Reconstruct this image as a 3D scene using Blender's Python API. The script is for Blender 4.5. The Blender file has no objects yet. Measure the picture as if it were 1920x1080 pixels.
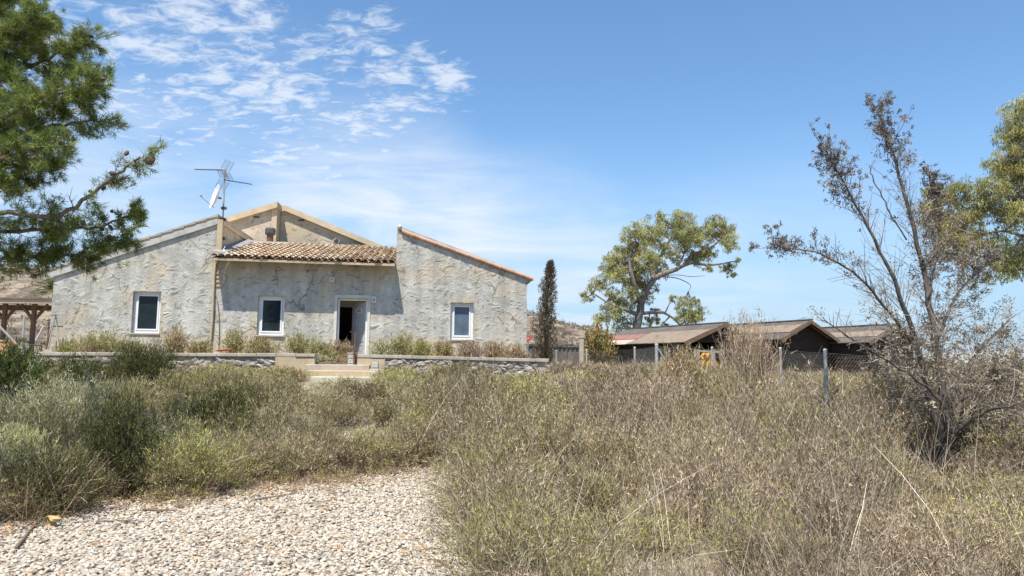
import bpy, math, random
import numpy as np
from mathutils import Vector, Matrix
R = math.radians
random.seed(7); rng = np.random.default_rng(11)
scn = bpy.context.scene
COL = scn.collection
F = 1387.0; EYE = 1.6
PITCH = math.atan(145/F); ROLL = 0.0115
fw = Vector((0, math.cos(PITCH), math.sin(PITCH)))
rt = Vector((1, 0, 0)); up = rt.cross(fw)
rt2 = rt*math.cos(ROLL)+up*math.sin(ROLL); up2 = up*math.cos(ROLL)-rt*math.sin(ROLL)
CAM = Vector((0, 0, EYE))
def ray(px, py):
    return fw+rt2*((px-960)/F)+up2*((540-py)/F)
def at(px, py, Y):
    r = ray(px, py); return CAM+r*(Y/r.y)
def sstep(v):
    v = np.clip(v, 0, 1); return v*v*(3-2*v)
def hgt(x, y):
    x = np.asarray(x, float); y = np.asarray(y, float)
    h = 1.15*sstep((y-9)/10.0)
    w = sstep((y-9)/6.0)*(y < 300)
    return h+w*(0.05*np.sin(x*.9+1.3)*np.sin(y*.7)+.04*np.sin(x*2.1+y*1.3))
def gat(px, py):
    r = ray(px, py); Y = 3.0
    while Y < 60:
        p = CAM+r*(Y/r.y)
        if p.z <= float(hgt(p.x, p.y)): return p
        Y += .02
    return p
# ---------------------------------------------------------------- materials
def newmat(name):
    m = bpy.data.materials.new(name); m.use_nodes = True
    nt = m.node_tree; return m, nt, nt.nodes['Principled BSDF']
def N(nt, typ, **kw):
    n = nt.nodes.new(typ)
    for k, v in kw.items():
        if k.startswith('i_'):
            k = k[2:]; n.inputs[int(k) if k.isdigit() else k.replace('_', ' ')].default_value = v
        else: setattr(n, k, v)
    return n
def ramp(nt, stops):
    n = nt.nodes.new('ShaderNodeValToRGB'); e = n.color_ramp.elements
    while len(e) < len(stops): e.new(.5)
    for q, (p, c) in zip(e, stops):
        q.position = p; q.color = (c[0], c[1], c[2], 1) if not isinstance(c, (int, float)) else (c, c, c, 1)
    return n
def mixc(nt, fac, a, b, mode='MIX'):
    n = N(nt, 'ShaderNodeMix', data_type='RGBA', blend_type=mode)
    for sock, v in ((n.inputs[0], fac), (n.inputs[6], a), (n.inputs[7], b)):
        if hasattr(v, 'links'): nt.links.new(v, sock)
        elif isinstance(v, (int, float)): sock.default_value = v
        else: sock.default_value = (v[0], v[1], v[2], 1)
    return n.outputs[2]
def math_(nt, op, a, b=None, clamp=False):
    n = N(nt, 'ShaderNodeMath', operation=op, use_clamp=clamp)
    for i, v in enumerate((a, b)):
        if v is None: continue
        if hasattr(v, 'links'): nt.links.new(v, n.inputs[i])
        else: n.inputs[i].default_value = v
    return n.outputs[0]
def noise(nt, vec, scale, detail=5, rough=.55, dist=0, typ=None):
    n = N(nt, 'ShaderNodeTexNoise')
    if typ: n.noise_type = typ
    n.inputs['Scale'].default_value = scale; n.inputs['Detail'].default_value = detail
    n.inputs['Roughness'].default_value = rough; n.inputs['Distortion'].default_value = dist
    if vec: nt.links.new(vec, n.inputs['Vector'])
    return n.outputs[0]
def coords(nt, sc=(1, 1, 1)):
    t = N(nt, 'ShaderNodeTexCoord'); mp = N(nt, 'ShaderNodeMapping'); mp.inputs['Scale'].default_value = sc
    nt.links.new(t.outputs['Object'], mp.inputs[0]); return mp.outputs[0]
def bump(nt, bs, h, strength=.5, dist=.02, prev=None):
    b = N(nt, 'ShaderNodeBump'); b.inputs['Strength'].default_value = strength; b.inputs['Distance'].default_value = dist
    nt.links.new(h, b.inputs['Height'])
    if prev: nt.links.new(prev, b.inputs['Normal'])
    nt.links.new(b.outputs[0], bs.inputs['Normal']); return b.outputs[0]
def simple(name, c1, c2, scale=6, rough=.85, bs_=.3, bd=.01, stretch=(1, 1, 1), metal=0, c3=None):
    m, nt, bs = newmat(name); v = coords(nt, stretch)
    n = noise(nt, v, scale, 7, .65)
    st = [(.3, c1), (.7, c2)]
    if c3: st = [(.28, c1), (.5, c2), (.72, c3)]
    r = ramp(nt, st); nt.links.new(n, r.inputs[0]); nt.links.new(r.outputs[0], bs.inputs['Base Color'])
    bs.inputs['Roughness'].default_value = rough; bs.inputs['Metallic'].default_value = metal
    bs.inputs['Specular IOR Level'].default_value = .3
    bump(nt, bs, noise(nt, v, scale*4, 6, .7), bs_, bd); return m
def attrmat(name, rough=.8, trans=.25, spec=.25):
    m, nt, bs = newmat(name)
    a = N(nt, 'ShaderNodeVertexColor'); a.layer_name = 'tint'
    nt.links.new(a.outputs[0], bs.inputs['Base Color']); bs.inputs['Roughness'].default_value = rough
    bs.inputs['Specular IOR Level'].default_value = spec
    if trans:
        t = N(nt, 'ShaderNodeBsdfTranslucent'); nt.links.new(a.outputs[0], t.inputs[0])
        mx = N(nt, 'ShaderNodeMixShader'); mx.inputs[0].default_value = trans
        nt.links.new(bs.outputs[0], mx.inputs[1]); nt.links.new(t.outputs[0], mx.inputs[2])
        nt.links.new(mx.outputs[0], nt.nodes['Material Output'].inputs[0])
    return m
def plaster(name, g1, g2, warm, lowband=True, ridges=.9):
    m, nt, bs = newmat(name); v = coords(nt)
    t = N(nt, 'ShaderNodeTexCoord'); sep = N(nt, 'ShaderNodeSeparateXYZ'); nt.links.new(t.outputs['Object'], sep.inputs[0])
    big = noise(nt, v, .55, 5, .6); r = ramp(nt, [(.35, g1), (.65, g2)]); nt.links.new(big, r.inputs[0])
    med = noise(nt, v, 2.2, 6, .7); rr = ramp(nt, [(.3, .74), (.7, 1.15)]); nt.links.new(med, rr.inputs[0])
    c = mixc(nt, 1.0, r.outputs[0], rr.outputs[0], 'MULTIPLY')
    wn = noise(nt, v, .9, 5, .6); wr = ramp(nt, [(.50, 0.), (.60, .75)]); nt.links.new(wn, wr.inputs[0])
    c = mixc(nt, wr.outputs[0], c, warm)
    if lowband:
        zz = math_(nt, 'SUBTRACT', math_(nt, 'MULTIPLY', math_(nt, 'ADD', noise(nt, v, 1.3, 5, .6), -.5), 1.2), sep.outputs[2])
        lr = ramp(nt, [(.0, 0.), (.35, 1.)]); nt.links.new(math_(nt, 'ADD', zz, .95), lr.inputs[0])
        c = mixc(nt, math_(nt, 'MULTIPLY', lr.outputs[0], .8), c, warm)
        # rain streaks and grey stains
        sv = coords(nt, (3, 3, .35)); sn = noise(nt, sv, 1.2, 5, .6); sr = ramp(nt, [(.35, .72), (.62, 1.)]); nt.links.new(sn, sr.inputs[0])
        c = mixc(nt, .8, c, sr.outputs[0], 'MULTIPLY')
    # trowel creases, curly
    wv = coords(nt, (1, 1, 1.25))
    wn2 = N(nt, 'ShaderNodeTexNoise'); wn2.inputs['Scale'].default_value = 1.1; nt.links.new(wv, wn2.inputs[0])
    add = N(nt, 'ShaderNodeVectorMath', operation='MULTIPLY_ADD'); add.inputs[1].default_value = (1.1, 1.1, 1.1)
    nt.links.new(wn2.outputs[1], add.inputs[0]); nt.links.new(wv, add.inputs[2])
    rid = N(nt, 'ShaderNodeTexNoise'); rid.noise_type = 'RIDGED_MULTIFRACTAL'; rid.inputs['Scale'].default_value = 4.6
    rid.inputs['Detail'].default_value = 6; rid.inputs['Roughness'].default_value = .55; rid.inputs['Distortion'].default_value = .45; nt.links.new(add.outputs[0], rid.inputs[0])
    cr = ramp(nt, [(.10, 1.0), (.20, .97), (.29, .55), (.40, .82), (.8, 1.02)]); nt.links.new(rid.outputs[0], cr.inputs[0])
    c = mixc(nt, .85, c, cr.outputs[0], 'MULTIPLY')
    # cracks
    cv = N(nt, 'ShaderNodeTexVoronoi', feature='DISTANCE_TO_EDGE'); cv.inputs['Scale'].default_value = .42
    nz = N(nt, 'ShaderNodeTexNoise'); nz.inputs['Scale'].default_value = 1.6; nz.inputs['Detail'].default_value = 6; nt.links.new(v, nz.inputs[0])
    ad2 = N(nt, 'ShaderNodeVectorMath', operation='MULTIPLY_ADD'); ad2.inputs[1].default_value = (.9, .9, .9)
    nt.links.new(nz.outputs[1], ad2.inputs[0]); nt.links.new(v, ad2.inputs[2]); nt.links.new(ad2.outputs[0], cv.inputs[0])
    ck = ramp(nt, [(.0, 1.), (.009, 0.)]); nt.links.new(cv.outputs[0], ck.inputs[0])
    ckm = math_(nt, 'MULTIPLY', ck.outputs[0], math_(nt, 'GREATER_THAN', noise(nt, v, .7, 2, .5), .5))
    c = mixc(nt, math_(nt, 'MULTIPLY', ckm, .75), c, (.09, .08, .065))
    nt.links.new(c, bs.inputs['Base Color']); bs.inputs['Roughness'].default_value = .92; bs.inputs['Specular IOR Level'].default_value = .15
    am = ramp(nt, [(.3, .35), (.6, 1.)]); nt.links.new(noise(nt, v, 1.0, 4, .6), am.inputs[0])
    r2_ = N(nt, 'ShaderNodeTexNoise'); r2_.noise_type = 'RIDGED_MULTIFRACTAL'; r2_.inputs['Scale'].default_value = 8.5; r2_.inputs['Detail'].default_value = 5; r2_.inputs['Distortion'].default_value = 1.1; nt.links.new(coords(nt, (1.3, 1, .8)), r2_.inputs[0])
    hsum = math_(nt, 'ADD', math_(nt, 'MULTIPLY', rid.outputs[0], am.outputs[0]), math_(nt, 'MULTIPLY', r2_.outputs[0], .45))
    b1 = bump(nt, bs, hsum, ridges, .055)
    bump(nt, bs, noise(nt, v, 26, 6, .7), .5, .012, b1)
    return m
M = {}
M['plaster'] = plaster('rough_plaster', (.44, .42, .365), (.59, .57, .505), (.54, .465, .345), True, .6)
M['plaster_beige'] = plaster('beige_plaster', (.48, .40, .29), (.57, .48, .36), (.52, .42, .29), False, .5)
M['fascia'] = simple('beige_fascia', (.46, .36, .23), (.62, .50, .34), 2.5)
M['concrete'] = simple('weathered_concrete', (.27, .26, .23), (.45, .43, .38), 3, c3=(.52, .50, .45))
M['coping'] = simple('coping_mortar', (.33, .285, .22), (.50, .44, .35), 3)
M['mortar_warm'] = simple('warm_mortar', (.40, .30, .18), (.55, .44, .29), 2.5)
M['white'] = simple('white_frame', (.72, .72, .70), (.82, .82, .80), 3, .45, .05)
M['grey_door'] = simple('grey_door_paint', (.42, .42, .41), (.50, .50, .49), 3, .5, .05)
M['wood_old'] = simple('weathered_wood', (.10, .06, .04), (.25, .17, .11), 3, stretch=(1, 1, 9))
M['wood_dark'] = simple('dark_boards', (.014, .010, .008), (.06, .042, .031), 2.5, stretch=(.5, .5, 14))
M['wood_grey'] = simple('grey_wood', (.24, .21, .17), (.38, .34, .28), 4, stretch=(4, 4, 1))
M['roof_tan'] = simple('felt_tan', (.12, .085, .062), (.25, .195, .145), 3.2, c3=(.22, .15, .10))
M['roof_grey'] = simple('felt_grey', (.075, .065, .055), (.155, .135, .115), 1.6)
M['roof_red'] = simple('felt_red', (.20, .09, .075), (.34, .17, .14), 4)
M['roof_pale'] = simple('felt_pale', (.36, .29, .21), (.50, .42, .31), 2)
M['galv'] = simple('galvanised_steel', (.30, .295, .27), (.46, .45, .415), 12, .75, .15)
M['darkmetal'] = simple('dark_metal', (.05, .05, .05), (.12, .11, .10), 12, .6)
M['rust'] = simple('rusty_iron', (.10, .05, .03), (.20, .11, .07), 20, .8)
M['dish'] = simple('white_dish', (.70, .70, .68), (.80, .80, .78), 3, .4, .05)
M['beigepipe'] = simple('beige_pipe', (.42, .34, .21), (.55, .46, .30), 5, .6)
M['cable'] = simple('pale_cable', (.55, .54, .50), (.68, .67, .63), 8, .6)
M['greycable'] = simple('grey_cable', (.15, .14, .12), (.25, .23, .2), 8, .6)
M['brick'] = simple('orange_brick', (.50, .20, .08), (.62, .30, .14), 6)
M['terracotta'] = simple('terracotta', (.48, .14, .06), (.60, .20, .08), 8, .6)
M['orange'] = simple('orange_cloth', (.60, .25, .03), (.78, .42, .06), 5, .9, .6, .05)
M['red'] = simple('red_plastic', (.55, .05, .04), (.62, .09, .07), 5, .5)
M['bark'] = simple('grey_bark', (.12, .10, .085), (.30, .26, .22), 5, stretch=(3, 3, .6), bs_=.8, bd=.03)
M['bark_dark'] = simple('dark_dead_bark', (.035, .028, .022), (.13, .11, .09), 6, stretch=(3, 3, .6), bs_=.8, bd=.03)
M['leafy'] = attrmat('leaf_tint', .65, .38)
M['dry'] = attrmat('dry_twig_tint', .9, .08, .1)
M['scrubleaf'] = attrmat('scrub_tint', .8, .12, .15)
M['stonecol'] = attrmat('stone_tint', .85, 0, .3)
M['tile'] = None
def tilemat():
    m, nt, bs = newmat('clay_tile'); a = N(nt, 'ShaderNodeVertexColor'); a.layer_name = 'tint'
    v = coords(nt); n = noise(nt, v, 9, 6, .7); r = ramp(nt, [(.3, .78), (.62, 1.15)]); nt.links.new(n, r.inputs[0])
    c = mixc(nt, .85, a.outputs[0], r.outputs[0], 'MULTIPLY')
    n2 = noise(nt, v, 3.3, 6, .7); r2 = ramp(nt, [(.58, 0.), (.68, .6)]); nt.links.new(n2, r2.inputs[0])
    c = mixc(nt, r2.outputs[0], c, (.30, .27, .22))
    nt.links.new(c, bs.inputs['Base Color']); bs.inputs['Roughness'].default_value = .9; bump(nt, bs, n, .4, .02); return m
M['tile'] = tilemat()
def glassmat(name, c, rough=.04):
    m, nt, bs = newmat(name); v = coords(nt); n = noise(nt, v, 2.2, 5, .6)
    r = ramp(nt, [(.35, c), (.7, tuple(q*1.8 for q in c))]); nt.links.new(n, r.inputs[0]); nt.links.new(r.outputs[0], bs.inputs['Base Color'])
    bs.inputs['Roughness'].default_value = rough; bs.inputs['IOR'].default_value = 1.33; return m
M['glass'] = glassmat('dark_glass', (.012, .018, .02))
M['glass_blue'] = glassmat('glass_with_blind', (.075, .10, .13), .08)
def groundmat():
    m, nt, bs = newmat('dry_soil'); v = coords(nt)
    a = noise(nt, v, .35, 8, .65); r = ramp(nt, [(.3, (.20, .155, .10)), (.5, (.29, .235, .165)), (.7, (.36, .31, .23))]); nt.links.new(a, r.inputs[0])
    b = noise(nt, v, 9, 6, .7); r2 = ramp(nt, [(.35, .6), (.65, 1.1)]); nt.links.new(b, r2.inputs[0])
    c = mixc(nt, .8, r.outputs[0], r2.outputs[0], 'MULTIPLY'); nt.links.new(c, bs.inputs['Base Color'])
    bs.inputs['Roughness'].default_value = .95; bs.inputs['Specular IOR Level'].default_value = .1; bump(nt, bs, b, .8, .04); return m
M['ground'] = groundmat()
def hillmat(name, k=1.0, far=False):
    m, nt, bs = newmat(name); v = coords(nt)
    a = noise(nt, v, .33 if not far else .01, 9, .7)
    if far: st = [(.35, (.26, .28, .27)), (.6, (.36, .36, .33))]  # distance haze is put into this pale blue-grey colour
    else: st = [(.38, (.105, .085, .07)), (.5, (.20, .16, .125)), (.62, (.38, .31, .22))]
    r = ramp(nt, st); nt.links.new(a, r.inputs[0]); nt.links.new(r.outputs[0], bs.inputs['Base Color'])
    bs.inputs['Roughness'].default_value = 1; bs.inputs['Specular IOR Level'].default_value = 0; bump(nt, bs, a, .8, 1.5); return m
M['hill'] = hillmat('dry_hillside'); M['farhill'] = hillmat('hazy_far_hillside', far=True)
M['gravelbed'] = simple('gravel_bed', (.30, .25, .19), (.44, .38, .30), 22, bs_=.8, bd=.03)
# ---------------------------------------------------------------- object helpers
def tag(o, label=None, cat=None, group=None, kind=None):
    if label: o['label'] = label
    if cat: o['category'] = cat
    if group: o['group'] = group
    if kind: o['kind'] = kind
    return o
def empty(name, loc=(0, 0, 0), rz=0):
    o = bpy.data.objects.new(name, None); COL.objects.link(o); o.location = loc; o.rotation_euler = (0, 0, rz); o.empty_display_size = .2; return o
class MB:
    def __init__(s): s.v = []; s.f = []; s.c = []
    def quad(s, *p):
        b = len(s.v); s.v += [tuple(q) for q in p]; s.f.append(tuple(range(b, b+len(p))))
    def hexa(s, p):   # 8 corners: bottom 4 ccw, top 4
        b = len(s.v); s.v += [tuple(q) for q in p]
        for f in ((3, 2, 1, 0), (4, 5, 6, 7), (0, 1, 5, 4), (1, 2, 6, 5), (2, 3, 7, 6), (3, 0, 4, 7)): s.f.append(tuple(b+i for i in f))
    def box(s, x0, x1, y0, y1, z0, z1):
        s.hexa([(x0, y0, z0), (x1, y0, z0), (x1, y1, z0), (x0, y1, z0), (x0, y0, z1), (x1, y0, z1), (x1, y1, z1), (x0, y1, z1)])
    def slab(s, a, b, y0, y1, th):     # sloping slab from a=(x,z) to b=(x,z), top line, depth y0..y1
        s.hexa([(a[0], y0, a[1]-th), (b[0], y0, b[1]-th), (b[0], y1, b[1]-th), (a[0], y1, a[1]-th), (a[0], y0, a[1]), (b[0], y0, b[1]), (b[0], y1, b[1]), (a[0], y1, a[1])])
    def bar(s, a, b, w, h=None):
        h = h or w; a = Vector(a); b = Vector(b); d = (b-a).normalized()
        u = d.cross(Vector((0, 0, 1)));
        if u.length < .05: u = Vector((1, 0, 0))
        u.normalize(); v = u.cross(d)
        u *= w/2; v *= h/2
        s.hexa([a-u-v, a+u-v, a+u+v, a-u+v, b-u-v, b+u-v, b+u+v, b-u+v])
    def tube(s, pts, rad, n=7, cap=True):
        pts = [Vector(p) for p in pts]; b = len(s.v)
        if isinstance(rad, (int, float)): rad = [rad]*len(pts)
        ref = Vector((.31, .2, .93))
        for i, p in enumerate(pts):
            d = (pts[min(i+1, len(pts)-1)]-pts[max(i-1, 0)]).normalized()
            u = d.cross(ref)
            if u.length < .1: u = d.cross(Vector((1, 0, 0)))
            u.normalize(); w = d.cross(u)
            for k in range(n):
                a = 2*math.pi*k/n; q = p+(u*math.cos(a)+w*math.sin(a))*rad[i]; s.v.append(tuple(q))
        for i in range(len(pts)-1):
            for k in range(n):
                k2 = (k+1) % n; s.f.append((b+i*n+k, b+i*n+k2, b+(i+1)*n+k2, b+(i+1)*n+k))
        if cap:
            s.f.append(tuple(b+k for k in range(n))[::-1]); e = b+(len(pts)-1)*n; s.f.append(tuple(e+k for k in range(n)))
    def lathe(s, prof, c, axis=(0, 0, 1), n=20):
        q = Vector((0, 0, 1)).rotation_difference(Vector(axis)); b = len(s.v); c = Vector(c)
        for r, z in prof:
            for k in range(n):
                a = 2*math.pi*k/n; s.v.append(tuple(c+q@Vector((r*math.cos(a), r*math.sin(a), z))))
        for i in range(len(prof)-1):
            for k in range(n):
                k2 = (k+1) % n; s.f.append((b+i*n+k, b+i*n+k2, b+(i+1)*n+k2, b+(i+1)*n+k))
    def build(s, name, mat, parent=None, smooth=False, bevel=0):
        me = bpy.data.meshes.new(name); me.from_pydata(s.v, [], s.f); me.materials.append(mat)
        if smooth: me.polygons.foreach_set('use_smooth', [True]*len(me.polygons))
        if s.c:
            ca = me.color_attributes.new('tint', 'FLOAT_COLOR', 'POINT'); ca.data.foreach_set('color', np.array(s.c, np.float32).ravel())
        me.update(); o = bpy.data.objects.new(name, me); COL.objects.link(o)
        if parent: o.parent = parent
        if bevel:
            b = o.modifiers.new('b', 'BEVEL'); b.width = bevel; b.segments = 2; b.limit_method = 'ANGLE'
        return o
class VB:
    """numpy triangle soup with a colour per vertex"""
    def __init__(s): s.V = []; s.T = []; s.C = []; s.n = 0
    def add(s, V, T, C):
        s.V.append(np.asarray(V, np.float32)); s.T.append(np.asarray(T, np.int64)+s.n); s.C.append(np.asarray(C, np.float32)); s.n += len(V)
    def blades(s, P, D, L, W, C, leaf=False):
        n = len(P); r = rng.normal(size=(n, 3)); S = np.cross(D, r); S /= np.linalg.norm(S, axis=1)[:, None]+1e-9
        L = np.broadcast_to(L, n)[:, None]; W = np.broadcast_to(W, n)[:, None]
        if not leaf:
            V = np.stack([P-S*W/2, P+S*W/2, P+D*L], 1).reshape(-1, 3); T = np.arange(3*n).reshape(n, 3); C = np.repeat(C, 3, 0)
        else:
            nn = np.cross(S, D)
            mid = P+D*L*.45+nn*L*.06
            V = np.stack([P, mid-S*W/2, P+D*L, mid+S*W/2], 1).reshape(-1, 3); b = np.arange(n)[:, None]*4
            T = np.concatenate([b+np.array([[0, 1, 2]]), b+np.array([[0, 2, 3]])], 0); C = np.repeat(C, 4, 0)
        s.add(V, T, C)
    def ribbons(s, PT, W, C):   # PT (n,k,3) polylines, W (n,k)
        n, k, _ = PT.shape; D = PT[:, -1]-PT[:, 0]; r = rng.normal(size=(n, 3)); S = np.cross(D, r); S /= np.linalg.norm(S, axis=1)[:, None]+1e-9
        A = PT-S[:, None]*W[:, :, None]/2; B = PT+S[:, None]*W[:, :, None]/2
        V = np.stack([A, B], 2).reshape(-1, 3); b = (np.arange(n)*2*k)[:, None]; T = []
        for i in range(k-1):
            T.append(b+np.array([[2*i, 2*i+1, 2*i+3]])); T.append(b+np.array([[2*i, 2*i+3, 2*i+2]]))
        s.add(V, np.concatenate(T, 0), np.repeat(C, 2*k, 0))
    def build(s, name, mat, parent=None, smooth=False, origin=None):
        V = np.concatenate(s.V); T = np.concatenate(s.T); C = np.concatenate(s.C)
        if origin is not None: V = V-np.asarray(origin, np.float32)
        me = bpy.data.meshes.new(name); me.vertices.add(len(V)); me.vertices.foreach_set('co', V.ravel())
        me.loops.add(T.size); me.loops.foreach_set('vertex_index', T.ravel().astype(np.int32))
        me.polygons.add(len(T)); me.polygons.foreach_set('loop_start', (np.arange(len(T))*3).astype(np.int32))
        if smooth: me.polygons.foreach_set('use_smooth', np.ones(len(T), bool))
        else: me.polygons.foreach_set('use_smooth', np.zeros(len(T), bool))
        me.update(calc_edges=True)
        ca = me.color_attributes.new('tint', 'FLOAT_COLOR', 'POINT'); A = np.ones((len(V), 4), np.float32); A[:, :3] = np.clip(C, 0, 1)
        ca.data.foreach_set('color', A.ravel()); me.materials.append(mat)
        o = bpy.data.objects.new(name, me); COL.objects.link(o)
        if parent: o.parent = parent
        return o
def unit(v): return v/(np.linalg.norm(v, axis=-1, keepdims=True)+1e-9)
def pal(cols, n, jit=.27):
    cols = np.array(cols, float); i = rng.integers(0, len(cols), n); j = rng.integers(0, len(cols), n); t = rng.random((n, 1))*.5
    c = cols[i]*(1-t)+cols[j]*t
    return c*(1+rng.normal(0, jit, (n, 1)))
GREEN = [(.31, .31, .12), (.37, .355, .15), (.24, .24, .10), (.38, .345, .18)]
LIME = [(.42, .46, .12), (.36, .39, .12), (.48, .47, .17)]
SAGE = [(.41, .41, .23), (.50, .48, .30), (.33, .335, .18)]
DRY = [(.50, .39, .25), (.38, .28, .18), (.60, .49, .34), (.27, .195, .13)]
PALE = [(.60, .53, .42), (.52, .45, .35), (.68, .61, .50)]
MAUVE = [(.36, .27, .205), (.46, .36, .28), (.25, .185, .14)]
DARKG = [(.095, .10, .033), (.135, .135, .045), (.065, .07, .025)]
OLIVE = [(.35, .29, .13), (.42, .355, .17), (.26, .21, .10)]
GREEN, LIME, SAGE, DRY, PALE, MAUVE, DARKG, OLIVE = [[(a*1.02, b*.98, c*.93) for a, b, c in L_] for L_ in (GREEN, LIME, SAGE, DRY, PALE, MAUVE, DARKG, OLIVE)]
def bush(vb, x, y, z, Rr, H, nt, ns, shoots, stems=DRY, upright=.4, sl=(.05, .12), sw=.006, sk=3, tip=1.0, tw=.008, stem_only=0.0, mixp=None):
    """twiggy bush: nt curved twigs, ns short shoots spread along them"""
    ns = int(ns*.72); sw *= 1.3; tw *= 1.15
    az = rng.random(nt)*2*math.pi; ct = rng.random(nt)**upright  # ct -> cos of tilt
    st = np.sqrt(1-ct**2)
    d = np.stack([np.cos(az)*st, np.sin(az)*st, ct*0+ct], 1)
    lx = np.stack([d[:, 0]*Rr, d[:, 1]*Rr, d[:, 2]*H], 1)*(.62+.48*rng.random((nt, 1))**.8)
    base = np.stack([rng.normal(0, Rr*.22, nt), rng.normal(0, Rr*.22, nt), np.zeros(nt)], 1)
    sag = np.zeros((nt, 3)); sag[:, 2] = Rr*.22*rng.random(nt)
    sag[:, :2] = rng.normal(0, Rr*.07, (nt, 2))
    def pos(i, t):
        t = t[:, None]; return base[i]+lx[i]*t+sag[i]*(4*t*(1-t))
    k = sk+1; tt = np.linspace(0, 1, k); O = np.array([x, y, z])
    idx = np.arange(nt); PT = np.stack([pos(idx, np.full(nt, q)) for q in tt], 1)+O
    W = np.linspace(1, .35, k)[None, :]*tw*(.7+.6*rng.random((nt, 1)))
    vb.ribbons(PT, W, pal(stems, nt))
    if ns:
        i = rng.integers(0, nt, ns); t = .42+.6*rng.random(ns)**.7
        P = pos(i, t)+O; tan = unit(lx[i]); D = unit(tan*.8+rng.normal(0, .55, (ns, 3))+np.array([0, 0, .35]))
        L = rng.uniform(sl[0], sl[1], ns); P = P+rng.normal(0, .012+.03*Rr, (ns, 3))
        C = pal(shoots, ns)
        if mixp: 
            mk = rng.random(ns) < mixp[1]; C[mk] = pal(mixp[0], int(mk.sum()))
        vb.blades(P, D, L, sw*(.7+.7*rng.random(ns)), C)
def grass(vb, x, y, z, Rr, H, n, cols, w=.006, lean=.35):
    a = rng.random(n)*6.283; r = Rr*np.sqrt(rng.random(n)); P = np.stack([x+r*np.cos(a), y+r*np.sin(a), np.full(n, z)], 1)
    d = rng.normal(0, lean, (n, 2)); h = H*rng.uniform(.45, 1.1, n); k = 5; t = np.linspace(0, 1, k)[None, :, None]
    V = np.zeros((n, 1, 3)); V[:, 0, 2] = h; B = np.zeros((n, 1, 3)); B[:, 0, 0] = d[:, 0]*h; B[:, 0, 1] = d[:, 1]*h
    PT = P[:, None]+V*t+B*t**1.7+rng.normal(0, .008, (n, k, 3)); W = np.linspace(1, .25, k)[None, :]*w*(.7+.6*rng.random((n, 1)))
    vb.ribbons(PT, W, pal(cols, n))
ICO = None
def ico():
    t = (1+5**.5)/2; v = np.array([(-1, t, 0), (1, t, 0), (-1, -t, 0), (1, -t, 0), (0, -1, t), (0, 1, t), (0, -1, -t), (0, 1, -t), (t, 0, -1), (t, 0, 1), (-t, 0, -1), (-t, 0, 1)], float)
    f = [(0, 11, 5), (0, 5, 1), (0, 1, 7), (0, 7, 10), (0, 10, 11), (1, 5, 9), (5, 11, 4), (11, 10, 2), (10, 7, 6), (7, 1, 8), (3, 9, 4), (3, 4, 2), (3, 2, 6), (3, 6, 8), (3, 8, 9), (4, 9, 5), (2, 4, 11), (6, 2, 10), (8, 6, 7), (9, 8, 1)]
    v = list(unit(v)); cache = {}; g = []
    def mid(a, b):
        k = (min(a, b), max(a, b))
        if k not in cache: m = v[a]+v[b]; v.append(m/np.linalg.norm(m)); cache[k] = len(v)-1
        return cache[k]
    for a, b, c in f:
        q, r, s = mid(a, b), mid(b, c), mid(c, a); g += [(a, q, s), (b, r, q), (c, s, r), (q, r, s)]
    return np.array(v), np.array(g)
IV, IT = ico()
def stones(vb, P, S, C, rot3=False, rough=.12):
    """P (n,3) centres, S (n,3) half sizes"""
    n = len(P); V = IV[None]*(1+rng.normal(0, rough, (n, len(IV), 1)))*S[:, None]
    a = rng.random(n)*6.283; ca, sa = np.cos(a)[:, None], np.sin(a)[:, None]
    if rot3:
        b = rng.normal(0, .35, n); cb, sb = np.cos(b)[:, None], np.sin(b)[:, None]
        x, z = V[:, :, 0]*cb-V[:, :, 2]*sb, V[:, :, 0]*sb+V[:, :, 2]*cb; V = np.stack([x, V[:, :, 1], z], 2)
    else:
        tl = rng.normal(0, .22, n)[:, None]; z = V[:, :, 2]+V[:, :, 0]*tl
        x, y = V[:, :, 0]*ca-V[:, :, 1]*sa, V[:, :, 0]*sa+V[:, :, 1]*ca; V = np.stack([x, y, z], 2)
    V = (V+P[:, None]).reshape(-1, 3); T = (IT[None]+(np.arange(n)*len(IV))[:, None, None]).reshape(-1, 3)
    vb.add(V, T, np.repeat(C, len(IV), 0))
def spline(pts, m=6):
    pts = [np.array(p, float) for p in pts]; P = [2*pts[0]-pts[1]]+pts+[2*pts[-1]-pts[-2]]; out = []
    for i in range(1, len(P)-2):
        for k in range(m):
            t = k/m; a, b, c, d = P[i-1:i+3]
            out.append(.5*((2*b)+(c-a)*t+(2*a-5*b+4*c-d)*t*t+(3*b-a-3*c+d)*t**3))
    out.append(pts[-1]); return np.array(out)
# ================================================================ SETTING
def sheet(name, xs, ys, zf, mat):
    X, Y = np.meshgrid(xs, ys); Z = zf(X, Y); V = np.stack([X, Y, Z], 2).reshape(-1, 3); nx = len(xs)
    f = []
    for j in range(len(ys)-1):
        for i in range(nx-1):
            a = j*nx+i; f.append((a, a+1, a+1+nx, a+nx))
    me = bpy.data.meshes.new(name); me.from_pydata(V.tolist(), [], f); me.materials.append(mat)
    me.polygons.foreach_set('use_smooth', [True]*len(me.polygons)); o = bpy.data.objects.new(name, me); COL.objects.link(o); o['kind'] = 'structure'; return o
xs = np.concatenate([-np.geomspace(30, 3000, 24)[::-1], np.arange(-29, 30, .6), np.geomspace(30.5, 3000, 24)])
ys = np.concatenate([[-3000, -600, -100, -20], np.arange(-8, 40, .5), np.geomspace(42, 4000, 30)])
sheet('ground', xs, ys, hgt, M['ground'])
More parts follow.
